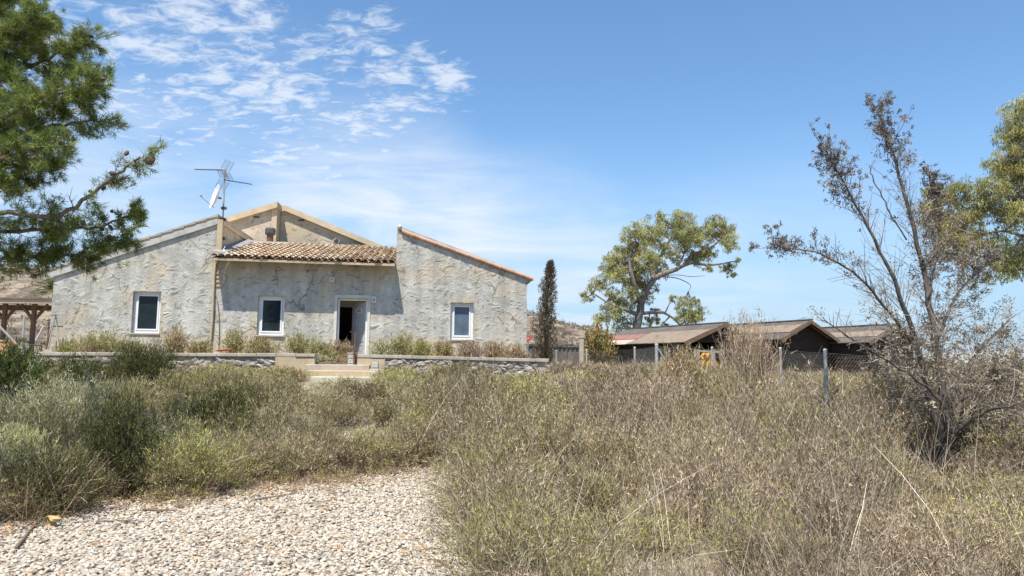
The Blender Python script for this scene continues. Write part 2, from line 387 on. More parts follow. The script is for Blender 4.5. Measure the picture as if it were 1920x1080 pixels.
# hills: ridge line as bearings at a real distance
def hill(name, ridge, Y0, Y1, mat, amp, base):
    px = np.array([p[0] for p in ridge], float); py = np.array([p[1] for p in ridge], float)
    U = np.linspace(px[0], px[-1], 260); V = np.linspace(0, 1.5, 60); ph = np.interp(U, px, py)
    vs = []; f = []
    for j, v in enumerate(V):
        for i, u in enumerate(U):
            Y = Y0+(Y1-Y0)*v; top = at(u, ph[i], Y1).z-base
            X = at(u, 600, Y).x
            prof = sstep(v) if v <= 1 else 1-.5*sstep((v-1)*2)
            g = amp*(math.sin(X*.11+Y*.05)+.6*math.sin(X*.23-Y*.13+1)+.4*math.sin(X*.51+Y*.3))*math.sin(min(v, 1)*math.pi)
            vs.append((X, Y, base-.6+(top+.6)*prof+g))
    n = len(U)
    for j in range(len(V)-1):
        for i in range(n-1):
            a = j*n+i; f.append((a, a+1, a+1+n, a+n))
    me = bpy.data.meshes.new(name); me.from_pydata(vs, [], f); me.materials.append(mat); me.polygons.foreach_set('use_smooth', [True]*len(f))
    o = bpy.data.objects.new(name, me); COL.objects.link(o); o['kind'] = 'structure'; return np.array(vs)
HV = hill('hill', [(-900, 470), (-400, 485), (0, 502), (60, 505), (95, 509), (400, 535), (700, 560), (985, 587), (1020, 595), (1060, 609), (1110, 619), (1180, 645), (1280, 672), (1350, 690)], 60, 140, M['hill'], .55, 1.15)
hill('far_hills', [(1200, 690), (1400, 676), (1600, 668), (1750, 662), (1860, 655), (1960, 660), (2200, 650), (2600, 640), (3200, 660)], 480, 700, M['farhill'], .5, 1.15)
vb = VB(); sel = HV[(HV[:, 2] > 1.4)]; ii = rng.integers(0, len(sel), 8000)
for p in sel[ii]:
    q = p+rng.normal(0, .5, 3)*np.array([1, 1, 0]); s = rng.uniform(.25, .7); n = 12
    D = unit(rng.normal(0, 1, (n, 3))+np.array([0, 0, .8])); vb.blades(np.tile(q+np.array([0, 0, -.1]), (n, 1))+rng.normal(0, .3*s, (n, 3)), D, s*.8, .22*s, pal([(.12, .10, .065), (.17, .13, .095), (.10, .10, .05), (.21, .165, .11)], n), leaf=True)
tag(vb.build('hillside_scrub', M['dry']), 'sparse grey brown scrub dotted over the dry hillside', 'scrub', kind='stuff')

# ================================================================ HOUSE
PHI = R(6); HO = at(657, 600, 23.5); HO = Vector((HO.x, HO.y, 1.63))
hd = Vector((math.cos(PHI), math.sin(PHI), 0)); he = Vector((-math.sin(PHI), math.cos(PHI), 0))
def fac(px, py, t=0.0):     # photo point on the plane at depth t -> (s, z) in the house frame
    r = ray(px, py); k = ((HO-CAM).dot(he)+t)/r.dot(he); p = CAM+r*k-HO
    return (p.dot(hd), p.z)
def hw(s, t, z): return HO+hd*s+he*t+Vector((0, 0, z))
H = empty('farmhouse', HO, PHI)
tag(H, 'low ruined farmhouse of rough grey plaster with tiled middle roof and open door', 'house')
def wall_face(mb, tops, openings, s0, s1, t, th, zb=-.35):
    """wall from s0..s1; tops = function s->z; openings = (sa, sb, za, zb)"""
    cuts = sorted({s0, s1, *[o[0] for o in openings], *[o[1] for o in openings]})
    cuts2 = []
    for a, b in zip(cuts, cuts[1:]): cuts2 += list(np.linspace(a, b, max(2, int((b-a)/1.5)+1)))[:-1]
    cuts = cuts2+[s1]
    for a, b in zip(cuts, cuts[1:]):
        op = [o for o in openings if o[0]-1e-6 <= a and b <= o[1]+1e-6]
        for tt in (t, t+th):
            if op:
                o = op[0]
                if o[2] > zb+.01: mb.quad((a, tt, zb), (b, tt, zb), (b, tt, o[2]), (a, tt, o[2]))
                mb.quad((a, tt, o[3]), (b, tt, o[3]), (b, tt, tops(b)), (a, tt, tops(a)))
            else: mb.quad((a, tt, zb), (b, tt, zb), (b, tt, tops(b)), (a, tt, tops(a)))
        mb.quad((a, t, tops(a)), (b, t, tops(b)), (b, t+th, tops(b)), (a, t+th, tops(a)))
    for s in (s0, s1): mb.quad((s, t, zb), (s, t+th, zb), (s, t+th, tops(s)), (s, t, tops(s)))
    for (a, b, za, zc) in openings:
        mb.quad((a, t, za), (a, t+th, za), (a, t+th, zc), (a, t, zc)); mb.quad((b, t, za), (b, t+th, za), (b, t+th, zc), (b, t, zc))
        mb.quad((a, t, zc), (b, t, zc), (b, t+th, zc), (a, t+th, zc)); mb.quad((a, t, za), (b, t, za), (b, t+th, za), (a, t+th, za))
def line(a, b): return lambda s: a[1]+(b[1]-a[1])*(s-a[0])/(b[0]-a[0])
def opening(x0, y0, x1, y1): a = fac(x0, (y0)); b = fac(x1, y1); return (a[0], b[0], b[1], a[1])
TH = .32
oL = opening(250, 546, 298, 625); oC = opening(484, 554, 531, 629); oR = opening(845, 567, 887, 637)
dr = opening(633, 559, 686, 679); oD = (dr[0], dr[1], 0.0, dr[3])
LA = fac(98, 513); LB = fac(409, 413); sL0 = fac(95, 600)[0]; sLC = LB[0]
topL = line(LA, LB)
tE = -.62; CE0 = fac(410, 486, tE); CE1 = fac(740, 497, tE); topC = line(CE0, CE1)
RA = fac(744, 434); RB = fac(988, 523); sR0 = fac(741, 560)[0]; sR1 = fac(988, 560)[0]; topR = line(RA, RB)
mb = MB(); wall_face(mb, topL, [oL], sL0, sLC, 0, TH)
DEP = 11.0
mb.quad((sL0, 0, -.35), (sL0, DEP, -.35), (sL0, DEP, topL(sL0)), (sL0, 0, topL(sL0)))
mb.quad((sL0, DEP, -.35), (sLC, DEP, -.35), (sLC, DEP, topL(sLC)), (sL0, DEP, topL(sL0)))
mb.build('wall', M['plaster'], H)
zr = fac(640, 463, 3.9)[1]; fr_ = (0-tE-.03)/(4.1-tE-.03)
topW = lambda q: (topC(q)-.03)*(1-fr_)+(zr-.02-.10*(q-sLC)/(sR0-sLC))*fr_+.035
mb = MB(); wall_face(mb, topW, [oC, oD], sLC+.002, sR0-.002, .015, TH); mb.build('wall', M['plaster'], H)
mb = MB(); wall_face(mb, topR, [oR], sR0, sR1, 0, TH)
mb.quad((sR1, TH, -.35), (sR1, DEP, -.35), (sR1, DEP, topR(sR1)), (sR1, TH, topR(sR1)))
mb.quad((sR0, DEP, -.35), (sR1, DEP, -.35), (sR1, DEP, topR(sR1)), (sR0, DEP, topR(sR0)))
mb.quad((sR0, TH, -.35), (sR0, DEP, -.35), (sR0, DEP, topR(sR0)), (sR0, TH, topR(sR0)))
mb.build('wall', M['plaster'], H)
# beige side wall of the left wing, rising above the middle roof
mb = MB(); z1 = topL(sLC); mb.hexa([(sLC-.25, TH+.004, -.3), (sLC+.0, TH+.004, -.3), (sLC+.0, DEP-.01, -.3), (sLC-.25, DEP-.01, -.3), (sLC-.25, TH+.004, z1-.05), (sLC, TH+.004, z1-.05), (sLC, DEP-.01, z1-.05), (sLC-.25, DEP-.01, z1-.05)])
mb.build('side_wall', M['plaster_beige'], H)
mb = MB(); mb.box(sLC+.003, sLC+.16, -.06, .0, topC(sLC)+.12, z1+.02); mb.box(sLC-.02, sLC+.0, -.012, -.002, -.3, topC(sLC)+.12); mb.build('corner_strip', M['mortar_warm'], H)
mb = MB(); mb.box(sLC+.003, sLC+.07, 0.0, 4.4, z1-.07, z1+.02); mb.build('wall_cap', M['fascia'], H)
# interior floor and back wall so that the open door looks into a closed room; dark colour paints in its shade
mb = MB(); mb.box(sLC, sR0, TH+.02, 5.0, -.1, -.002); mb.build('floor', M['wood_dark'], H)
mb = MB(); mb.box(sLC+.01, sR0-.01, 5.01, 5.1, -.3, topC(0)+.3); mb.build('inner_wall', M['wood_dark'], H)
# back range: two gable halves, the left one stepping forward
tA, tB = 4.5, 5.25
g1a = fac(300, 452, tA); g1b = fac(519, 386, tA); f1 = line(g1a, g1b)
g2a = fac(536, 392, tB); g2b = fac(712, 465, tB); f2 = line(g2a, g2b)
mb = MB()
wall_face(mb, f1, [], g1a[0], g1b[0]-.001, tA, .25, 1.0)
mb.build('gable_wall', M['plaster_beige'], H); mb = MB(); mb.hexa([(g1b[0]-.25, tA+.251, 1), (g1b[0], tA+.251, 1), (g1b[0], DEP, 1), (g1b[0]-.25, DEP, 1), (g1b[0]-.25, tA+.251, g1b[1]), (g1b[0], tA+.251, g1b[1]), (g1b[0], DEP, g1b[1]), (g1b[0]-.25, DEP, g1b[1])])
pk = (g2a[0], g2a[1])
f2b = lambda s: pk[1]-(pk[0]-s)*.2 if s < pk[0] else f2(s)
mb2 = MB(); wall_face(mb2, f2b, [], g1b[0]+.01, pk[0], tB, .25, 1.0); wall_face(mb2, f2b, [], pk[0]+.0005, g2b[0], tB, .25, 1.0)
mb2.quad((g2b[0], tB, 1), (g2b[0], DEP, 1), (g2b[0], DEP, g2b[1]), (g2b[0], tB, g2b[1]))
mb.build('return_wall', M['plaster_beige'], H); mb2.build('gable_wall', M['plaster_beige'], H)
mb = MB(); mb.box(g1b[0]-.16, g1b[0]+.03, tA-.05, tA, 1.2, f1(g1b[0])-.02); mb.build('pilaster', M['fascia'], H)
def shift(p, ds, fn): return (p[0]+ds, fn(p[0]+ds))
r = MB(); r.slab((g1a[0]-.2, f1(g1a[0]-.2)+.12), (g1b[0]+.05, f1(g1b[0]+.05)+.12), tA-.16, DEP, .22); r.build('roof_verge', M['fascia'], H)
r = MB(); r.slab((pk[0], pk[1]+.12), (g2b[0]+.15, f2(g2b[0]+.15)+.12), tB-.16, DEP, .22); r.slab((g1b[0]+.06, f2b(g1b[0]+.06)+.12), (pk[0]-.001, pk[1]+.12), tB-.16, DEP, .22); r.build('roof_verge', M['fascia'], H)
# --- clay tiles
def tile_rows(name, corner, ds, dt, ncol, nrow, parent, seg=7, pitch_w=.2, lip=.075, reg=1.0, cm=1.0):
    """corner Vector, ds = column step vector, dt = row step vector (up the slope)"""
    m = MB(); nrm = ds.cross(dt).normalized(); du = ds.normalized(); dv = dt.normalized(); L = dt.length*1.18
    base = [(.68, .50, .32), (.72, .57, .40), (.60, .43, .27), (.76, .65, .48), (.54, .43, .32), (.70, .52, .34)]
    for c in range(ncol):
        for rr in range(nrow):
            o = corner+ds*(c+.5+random.gauss(0, .03))+dt*(rr+random.gauss(0, .03)); col = random.choice(base); k = random.uniform(.8, 1.12)*cm
            col = (col[0]*k, col[1]*k, col[2]*k, 1); sk = random.gauss(0, .012)
            b = len(m.v)
            for e, (off, w, lift) in enumerate(((0, pitch_w*.56, .035), (L, pitch_w*.42, .0))):
                for th in (0, -.014):
                    for q in range(seg+1):
                        a = math.pi*q/seg; p = o+dv*off+du*(math.cos(a)*(w+th)+sk*e)+nrm*(math.sin(a)*(w*.78+th)+lift+.006)
                        m.v.append(tuple(p)); m.c.append(col)
            s1_ = seg+1
            for q in range(seg):
                m.f.append((b+q, b+q+1, b+2*s1_+q+1, b+2*s1_+q)); m.f.append((b+q+1, b+q, b+s1_+q, b+s1_+q+1))
                m.f.append((b+s1_+q+1, b+s1_+q, b+3*s1_+q, b+3*s1_+q+1))
        for rr in range(nrow if c < ncol-1 else 0):   # channel tiles between the covers
            o = corner+ds*(c+1.0)+dt*rr; k = random.uniform(.7, 1)*cm; col = (.48*k, .33*k, .22*k, 1); b = len(m.v)
            for off in (0.02, L):
                for q in range(4):
                    a = math.pi*q/3; p = o+dv*off+du*(math.cos(a)*pitch_w*.5)-nrm*(math.sin(a)*pitch_w*.25-.03)
                    m.v.append(tuple(p)); m.c.append(col)
            for q in range(3): m.f.append((b+q, b+4+q, b+5+q, b+q+1))
    return m.build(name, M['tile'], parent, smooth=False)
zr = fac(640, 463, 3.9)[1]
dzE = topC(sLC)-.0
ns_ = 27; c0 = Vector((sLC+.02, tE, topC(sLC)+.06)); c1 = Vector((sR0-.02, tE, topC(sR0)+.06))
rl = Vector((sLC, 3.9, zr+.1)); dtv = Vector((0, (3.9-tE)/12, (zr-topC(0)-.05)/12))
tile_rows('tiled_roof', c0, (c1-c0)/ns_, dtv, ns_, 12, H, pitch_w=(c1-c0).length/ns_*.95)
m_ = MB(); m_.hexa([(sLC+.01, tE+.03, topC(sLC)-.03), (sR0-.01, tE+.03, topC(sR0)-.03), (sR0-.01, 4.1, zr-.12), (sLC+.01, 4.1, zr-.02), (sLC+.01, tE+.03, topC(sLC)+.05), (sR0-.01, tE+.03, topC(sR0)+.05), (sR0-.01, 4.1, zr-.02), (sLC+.01, 4.1, zr+.08)])
m_.build('roof_deck', M['mortar_warm'], H)
p = fac(545, 458, 4.0); q = fac(741, 472, 4.0)
m_ = MB(); m_.bar((p[0]-1.2, 4.05, p[1]-.02), (sR0-.01, 4.05, q[1]-.02), .18, .12); m_.build('ridge_cap', M['coping'], H)
m_ = MB()   # grey mortar flashing against the side wall
for i in range(9):
    t_ = tE+.3+i*.45; z_ = topC(sLC)+.10+(zr-topC(0)-.05)*(t_-tE)/(3.9-tE)
    w = .34+.1*random.random(); m_.hexa([(sLC+.01, t_-.24, z_-.06), (sLC+w, t_-.24, z_-.06), (sLC+w, t_+.24, z_+.06), (sLC+.01, t_+.24, z_+.06), (sLC+.01, t_-.24, z_+.10), (sLC+w, t_-.24, z_+.04), (sLC+w-.02, t_+.24, z_+.15), (sLC+.01, t_+.24, z_+.22)])
m_.build('flashing', simple('grey_flashing', (.20, .19, .175), (.36, .34, .31), 3), H)
# left wing roof: concrete verge with toothed lower edge, tiles above
r = MB(); a = (sL0-.25, topL(sL0-.25)+.13); b = (sLC+.0, topL(sLC)+.13); r.slab(a, b, -.065, -.001, .26); r.slab((a[0], a[1]), b, 0.0, DEP+.1, .125); r.build('roof_verge', M['concrete'], H)
sl = Vector((b[0]-a[0], 0, b[1]-a[1])); nl = int(sl.length/.34); st_ = sl/nl; m_ = MB()
for i in range(nl):
    o = Vector((a[0], 0, a[1]+.003))+st_*i; m_.hexa([(o.x, -.09, o.z), (o.x+st_.x*1.02, -.09, o.z+st_.z-.03), (o.x+st_.x*1.02, DEP, o.z+st_.z-.03), (o.x, DEP, o.z), (o.x, -.09, o.z+.035), (o.x+st_.x*1.02, -.09, o.z+st_.z+.055), (o.x+st_.x*1.02, DEP, o.z+st_.z+.055), (o.x, DEP, o.z+.035)])
m_.build('roof_tiles', M['roof_pale'], H)
# right wing roof
r = MB(); a = (sR0-.0, topR(sR0)+.05); b = (sR1+.16, topR(sR1+.16)+.05); r.slab(a, b, 0.02, DEP+.1, .05); r.build('roof_deck', M['concrete'], H)
m_ = MB(); sl = Vector((b[0]-a[0]-.15, 0, b[1]-a[1]+.15*(a[1]-b[1])/(b[0]-a[0]))); nl = 12
a2 = Vector((a[0]+.16, -.05, a[1]+.0-.04))
for i in range(nl):
    o = a2+sl*(i/nl); e = a2+sl*((i+1.1)/nl); e.z -= .01; m_.tube([o, e], [.052, .06], 10)
m_.build('verge_tiles', M['tile'] if False else simple('verge_clay', (.42, .23, .15), (.58, .36, .25), 5), H, smooth=False)
m_ = MB(); m_.slab((a[0], a[1]+.15), (b[0]-.05, b[1]+.10), -.03, .42, .10); m_.build('mortar_cap', M['concrete'], H)
m_ = MB(); m_.lathe([(0, -.02), (.06, .0), (.085, .06), (.06, .13), (0, .16)], (sR0+.08, -.02, topR(sR0)+.09), (0, .3, 1), 10); m_.build('cap_stone', M['concrete'], H, True)
# windows
def window(o, glass, blind=None):
    s0, s1, za, zb = o; w = MB(); fw_ = .085; t0, t1 = .13, .19
    w.box(s0, s0+fw_, t0, t1, za, zb); w.box(s1-fw_, s1, t0, t1, za, zb); w.box(s0+fw_, s1-fw_, t0, t1, zb-fw_, zb); w.box(s0+fw_, s1-fw_, t0, t1, za, za+fw_)
    i0, i1, j0, j1 = s0+fw_, s1-fw_, za+fw_, zb-fw_; g = .05
    f = w.build('window', M['white'], H, bevel=.006)
    w = MB(); w.box(i0+.003, i0+g, t0-.015, t1-.02, j0+.003, j1-.003); w.box(i1-g, i1-.003, t0-.015, t1-.02, j0+.003, j1-.003); w.box(i0+g, i1-g, t0-.015, t1-.02, j1-g, j1-.003); w.box(i0+g, i1-g, t0-.015, t1-.02, j0+.003, j0+g)
    w.build('sash', M['white'], f, bevel=.005)
    w = MB(); w.box(i0+g, i1-g, t0+.02, t0+.03, j0+g, j1-g); w.build('pane', glass, f)
    w = MB(); w.box(s0-.03, s1+.03, -.035, t0-.002, za-.045, za+.002); w.build('sill', M['coping'], f, bevel=.005)
    w = MB(); w.box(s0, s1, .2, .3, za, zb); w.build('dark_backing', M['wood_dark'], f)  # dark sheet added behind the pane for the unlit room
window(oL, M['glass']); window(oC, M['glass']); window(oR, M['glass_blue'])
# door
s0, s1, za, zb = oD
m_ = MB(); m_.box(s0-.10, s1+.10, -.02, .0135, zb, zb+.11); m_.box(s0-.09, s0-.0, -.016, .0135, -.05, zb-.002); m_.box(s1+.0, s1+.09, -.016, .0135, -.05, zb-.002)
m_.build('door_surround', simple('pale_surround', (.50, .47, .40), (.66, .62, .54), 4), H, bevel=.008)
m_ = MB(); m_.box(s0+.002, s0+.06, .10, .20, 0, zb-.002); m_.box(s1-.06, s1-.002, .10, .20, 0, zb-.002); m_.box(s0+.06, s1-.06, .10, .20, zb-.06, zb-.002); m_.build('door_frame', M['white'], H, bevel=.005)
dw = (s1-s0)-.13; dh = zb-.08; D_ = MB(); D_.box(-dw, 0, 0, .045, 0.01, dh)
leaf = D_.build('door', M['grey_door'], H, bevel=.004); leaf.location = (s1-.065, .2, 0); leaf.rotation_euler = (0, 0, R(-52)); 
m_ = MB(); cols = [(-dw*.90, -dw*.64), (-dw*.62, -dw*.38), (-dw*.36, -dw*.10)]
cols = [(-dw*.88, -dw*.66), (-dw*.61, -dw*.39), (-dw*.34, -dw*.12)]
for (r0, r1) in ((.22, .58), (.68, 1.03), (1.13, 1.46)):
    for (c0_, c1_) in cols:
        z0_, z1_ = r0, r1
        b_ = .022
        m_.box(c0_, c0_+b_, -.018, -.001, z0_, z1_); m_.box(c1_-b_, c1_, -.018, -.001, z0_, z1_); m_.box(c0_+b_, c1_-b_, -.018, -.001, z0_, z0_+b_); m_.box(c0_+b_, c1_-b_, -.018, -.001, z1_-b_, z1_); m_.box(c0_+.045, c1_-.045, -.012, -.001, z0_+.045, z1_-.045)
m_.build('panel_moulding', M['grey_door'], leaf)
m_ = MB(); cx_ = -dw*.5; ra = .17
pts = [(cx_+ra*math.cos(math.pi*k/14), -.008, 1.62+ra*math.sin(math.pi*k/14)) for k in range(15)]+[(cx_+ra, -.008, 1.62)]
m_.tube(pts, .014, 6); m_.build('fanlight_trim', M['white'], leaf)
m_ = MB(); m_.v += [(cx_, -.004, 1.62)]+[(cx_+(ra-.01)*math.cos(math.pi*k/14), -.004, 1.62+(ra-.01)*math.sin(math.pi*k/14)) for k in range(15)]; m_.f += [(0, k+1, k+2) for k in range(14)]; m_.build('fanlight', M['galv'], leaf)
m_ = MB(); m_.lathe([(0, 0), (.03, 0), (.03, .02), (.012, .03), (.012, .05), (.028, .06), (.028, .085), (0, .09)], (-dw+.06, -.0, 1.0), (0, -1, 0), 10); m_.build('handle', M['galv'], leaf, True)
# fittings on the wall
def fitting(name, px, py, w, h, mat, t=0.015, d=.07, label=None):
    s, z = fac(px, py, t); m_ = MB(); m_.box(s-w/2, s+w/2, t-d, t, z-h/2, z+h/2); o = m_.build(name, mat, H, bevel=.01); m2 = MB(); m2.box(s-w*.32, s+w*.32, t-d-.014, t-d, z-h*.3, z+h*.3); m2.build('cover', M['coping'], o)
    if label: o['label'] = label
fitting('wall_lamp', 623, 524.5, .13, .13, M['white']); fitting('wall_lamp', 725, 520.5, .12, .12, M['white']); fitting('meter_box', 701, 562, .15, .19, M['white'])
s, z = fac(631, 453, tB); m_ = MB(); m_.lathe([(0, .0), (.13, .0), (.13, .05), (.10, .06), (.09, .03), (0, .03)], (s, tB, z), (0, -1, 0), 18); m_.build('round_vent', M['coping'], H)
m_ = MB(); 
for k in range(5): m_.box(s-.07, s+.07, tB-.055, tB-.04, z-.07+k*.034, z-.055+k*.034)
m_.build('vent_grille', M['darkmetal'], H)
for px, py, t_ in ((481, 407, tA), (565, 413, tB)):
    s, z = fac(px, py, t_); m_ = MB(); m_.box(s-.11, s+.11, t_-.012, t_-.002, z-.035, z+.035); m_.build('vent_slot', M['darkmetal'], H)
# flue
s, z = fac(506, 457, 3.6); s2, z2 = fac(506, 430, 3.6)
m_ = MB(); m_.lathe([(.0, 0), (.12, 0), (.12, z2-z-.08), (.0, z2-z-.08)], (s, 3.6, z-.1), n=14); fl = m_.build('flue_pipe', M['rust'], H)
m_ = MB(); m_.lathe([(.0, 0), (.17, .0), (.19, .05), (.19, .2), (.15, .25), (0, .26)], (s, 3.6, z2-.2), n=16); m_.build('flue_cowl', M['darkmetal'], fl)
m_ = MB(); m_.box(s-.5, s+.75, 3.2, 4.0, z-.18, z+.02); m_.build('flue_base', M['concrete'], H)
# drain pipe and cables down the corner
def hp(px, py, t): s, z = fac(px, py, t); return Vector((s, t, z))
m_ = MB(); m_.tube(spline([hp(404, 488, -.05), hp(401, 530, -.05), hp(398, 600, -.05), hp(393, 655, -.05)], 5), .035, 8); m_.tube([hp(404, 488, -.05), hp(413, 478, -.25)], .035, 8); m_.build('drainpipe', M['beigepipe'], H)
m_ = MB(); m_.tube(spline([hp(420, 468, -.3), hp(425, 476, -.46), hp(430, 484, -.5), hp(424, 500, -.3), hp(420, 515, -.06), hp(421, 525, -.04), hp(416, 535, -.03)], 6), .012, 5)
m_.tube(spline([hp(422, 462, -.1), hp(419, 472, -.35), hp(431, 488, -.49), hp(422, 508, -.1), hp(417, 530, -.03)], 6), .009, 5); m_.build('hanging_cable', M['cable'], H)
m_ = MB(); m_.tube(spline([hp(404, 550, -.03), hp(409, 575, -.02), hp(411, 610, -.02), hp(410, 655, -.02)], 6), .012, 5); m_.tube(spline([hp(402, 575, -.04), hp(395, 625, -.04), hp(382, 645, -.03), hp(376, 660, -.03)], 6), .012, 5); m_.build('wall_cable', M['greycable'], H)
m_ = MB()
for k in range(4):
    q = hp(410+random.uniform(-1.5, 2.5), 512+k*7.8, 0); w = random.uniform(.06, .14); m_.box(q.x-w, q.x+w, -.012, .012, q.z-.045, q.z+.03)
m_.build('exposed_brick', simple('dusty_brick', (.42, .27, .17), (.52, .40, .29), 9), H, bevel=.01)

# antenna mast (fixed on the corner of the left wing)
b0 = hw(*[(hp(417, 475, .2)).x, .2, 0]); pz = lambda px, py: hw(hp(px, py, .2).x, .2, hp(px, py, .2).z)
A = empty('antenna_mast', pz(416, 478)); tag(A, 'tall roof aerial mast with two spiky antennas on the farmhouse corner', 'antenna')
def rel(v, o): return Vector(v)-o.location
T_ = pz(422, 318); B_ = pz(415, 480); m_ = MB(); m_.tube([rel(B_, A), rel(T_, A)], .026, 8); ms = m_.build('mast', M['galv'], A)
m_ = MB()
for k in (.2, .42, .55): m_ = MB(); c = B_.lerp(T_, k); m_.box(rel(c, A).x-.06, rel(c, A).x+.09, rel(c, A).y-.05, rel(c, A).y+.05, rel(c, A).z-.04, rel(c, A).z+.04); m_.build('clamp', M['darkmetal'], ms)

def yagi(ax, ay, bx, by, dy, rx, flip):
    a = pz(ax, ay); b = pz(bx, by)+Vector((0, dy, 0)); m_ = MB(); m_.tube([rel(a, A), rel(b, A)], .012, 6); dv = (b-a).normalized()
    side = Vector((0, 1, 0)) if abs(dv.y) < .8 else Vector((1, 0, 0)); side = side.cross(dv).cross(dv).normalized()
    for k in range(15):
        c = rel(a.lerp(b, .12+.86*k/14), A); l = .09-.03*k/14; m_.tube([c-side*l, c+side*l], .007, 4)
    o = m_.build('antenna', M['darkmetal'], A)
    m_ = MB(); c0 = rel(a.lerp(b, .05), A); upv = Vector((0, 0, 1))
    for sg in (1, -1):
        e = (upv*sg*.9-dv*.55).normalized()
        for j in range(7):
            q = c0+e*(.05+.045*j); m_.tube([q-side*.22, q+side*.22], .004, 4)
        for j in (-1, 0, 1): m_.tube([c0+side*.2*j, c0+e*.34+side*.2*j], .004, 4)
    m_.build('reflector', M['darkmetal'], o)
yagi(425, 319, 353, 310, .5, 1, 1); yagi(419, 337, 484, 354, -.6, 1, 1)
DS = empty('satellite_dish', pz(415, 372)); tag(DS, 'white oval satellite dish clamped to the aerial mast', 'satellite dish')
c = Vector((-.08, -.1, 0)); ax = Vector((-.80, -.55, .28)).normalized(); m_ = MB()
pr = [(.02, .0), (.12, .012), (.22, .04), (.30, .075), (.36, .115), (.365, .112), (.30, .062), (.22, .026), (.02, -.015)]
m_.lathe([(0, .0)]+pr+[(0, -.015)], c, ax, 28); d = m_.build('reflector', M['dish'], DS, True); d.scale = (1, 1, 1.15)
m_ = MB(); lo = c+ax*.1+Vector((0, 0, -.36)); tip = c+ax*.55+Vector((0, 0, -.16)); m_.tube([lo, tip], .014, 6); m_.tube([tip, tip+Vector((.05, .03, .03))], .03, 8); m_.build('feed_arm', M['galv'], DS)
m_ = MB(); m_.tube([c-ax*.01, Vector((.0, .0, 0))], .03, 6); m_.build('bracket', M['darkmetal'], DS)

# ================================================================ TERRACE, RETAINING WALLS, STEPS
WT = -4.2
wl0, wl1, wr0, wr1 = fac(66, 660, WT), fac(591, 663, WT), fac(668, 664, WT), fac(1029, 673, WT)
m_ = MB(); e1 = wr1[0]-.15
m_.box(-16, e1, WT+.3, 14, -.9, 0.0)
o = m_.build('terrace', M['ground'], None); o.location = HO; o.rotation_euler = (0, 0, PHI); o['kind'] = 'structure'
def rwall(name, label, a, b, plas, rub):
    W_ = empty(name, hw(a[0], WT, 0), PHI); tag(W_, label, 'wall', 'low walls along the terrace')
    Lw = b[0]-a[0]; za, zb = a[1], b[1]; zt = lambda s: za+(zb-za)*s/Lw
    m_ = MB(); m_.hexa([(0, .02, -1.0), (Lw, .02, -1.0), (Lw, .32, -1.0), (0, .32, -1.0), (0, .02, zt(0)-.09), (Lw, .02, zt(Lw)-.09), (Lw, .32, zt(Lw)-.09), (0, .32, zt(0)-.09)]); m_.build('core', simple('dirty_mortar', (.30, .255, .20), (.46, .40, .32), 5), W_)
    m_ = MB(); n = 14
    for i in range(n):
        s0_, s1_ = Lw*i/n, Lw*(i+1)/n-.004; j = random.uniform(-.012, .012)
        m_.hexa([(s0_, -.05+j, zt(s0_)-.089), (s1_, -.05+j, zt(s1_)-.089), (s1_, .36, zt(s1_)-.089), (s0_, .36, zt(s0_)-.089), (s0_, -.05+j, zt(s0_)+j*.6), (s1_, -.05+j, zt(s1_)+j*.6), (s1_, .36, zt(s1_)), (s0_, .36, zt(s0_))])
    m_.build('coping', M['coping'], W_, bevel=.012)
    p0, p1 = plas; m_ = MB(); m_.box(p0, p1, -.035, .018, -1.0, min(zt(p0), zt(p1))-.095); m_.build('plastered_end', M['mortar_warm'], W_, bevel=.01)
    v = VB(); n = int((rub[1]-rub[0])*130); P = np.stack([rng.uniform(rub[0], rub[1], n), rng.uniform(-.0, .03, n), rng.uniform(-.8, 1., n)], 1)
    P[:, 2] = -.8+(zt(0)-.13+.8)*rng.random(n)
    S = np.stack([rng.uniform(.07, .16, n), rng.uniform(.03, .055, n), rng.uniform(.035, .085, n)], 1)
    stones(v, P, S, pal([(.27, .235, .20), (.34, .30, .255), (.21, .18, .15), (.38, .30, .21), (.30, .275, .25), (.44, .39, .33)], n, .12), True, .13)
    v.build('rubble_stones', M['stonecol'], W_); return W_
LW = wl1[0]-wl0[0]; RW = wr1[0]-wr0[0]
rwall('retaining_wall', 'long low rubble wall left of the steps with a tan plastered end', wl0, wl1, (LW-1.0, LW), (.1, LW-1.0))
rwall('retaining_wall', 'low rubble stone wall right of the steps below the right window', wr0, wr1, (.02, .75), (.76, RW-.35))
q = hw(wr0[0]-.02, WT, 0); BE = empty('brick_pier', q, PHI); tag(BE, 'short pier of stacked grey blocks at the right side of the steps', 'pier'); zt = wr0[1]
m_ = MB()
for k in range(5): m_.box(-.19, .0, -.06, .3, zt-.13*(k+1)+.012, zt-.13*k)
m_.build('blocks', M['concrete'], BE, bevel=.012)
m_ = MB(); m_.box(-.2, .01, -.07, .31, zt+.002, zt+.035); m_.build('cap', M['coping'], BE, bevel=.01)
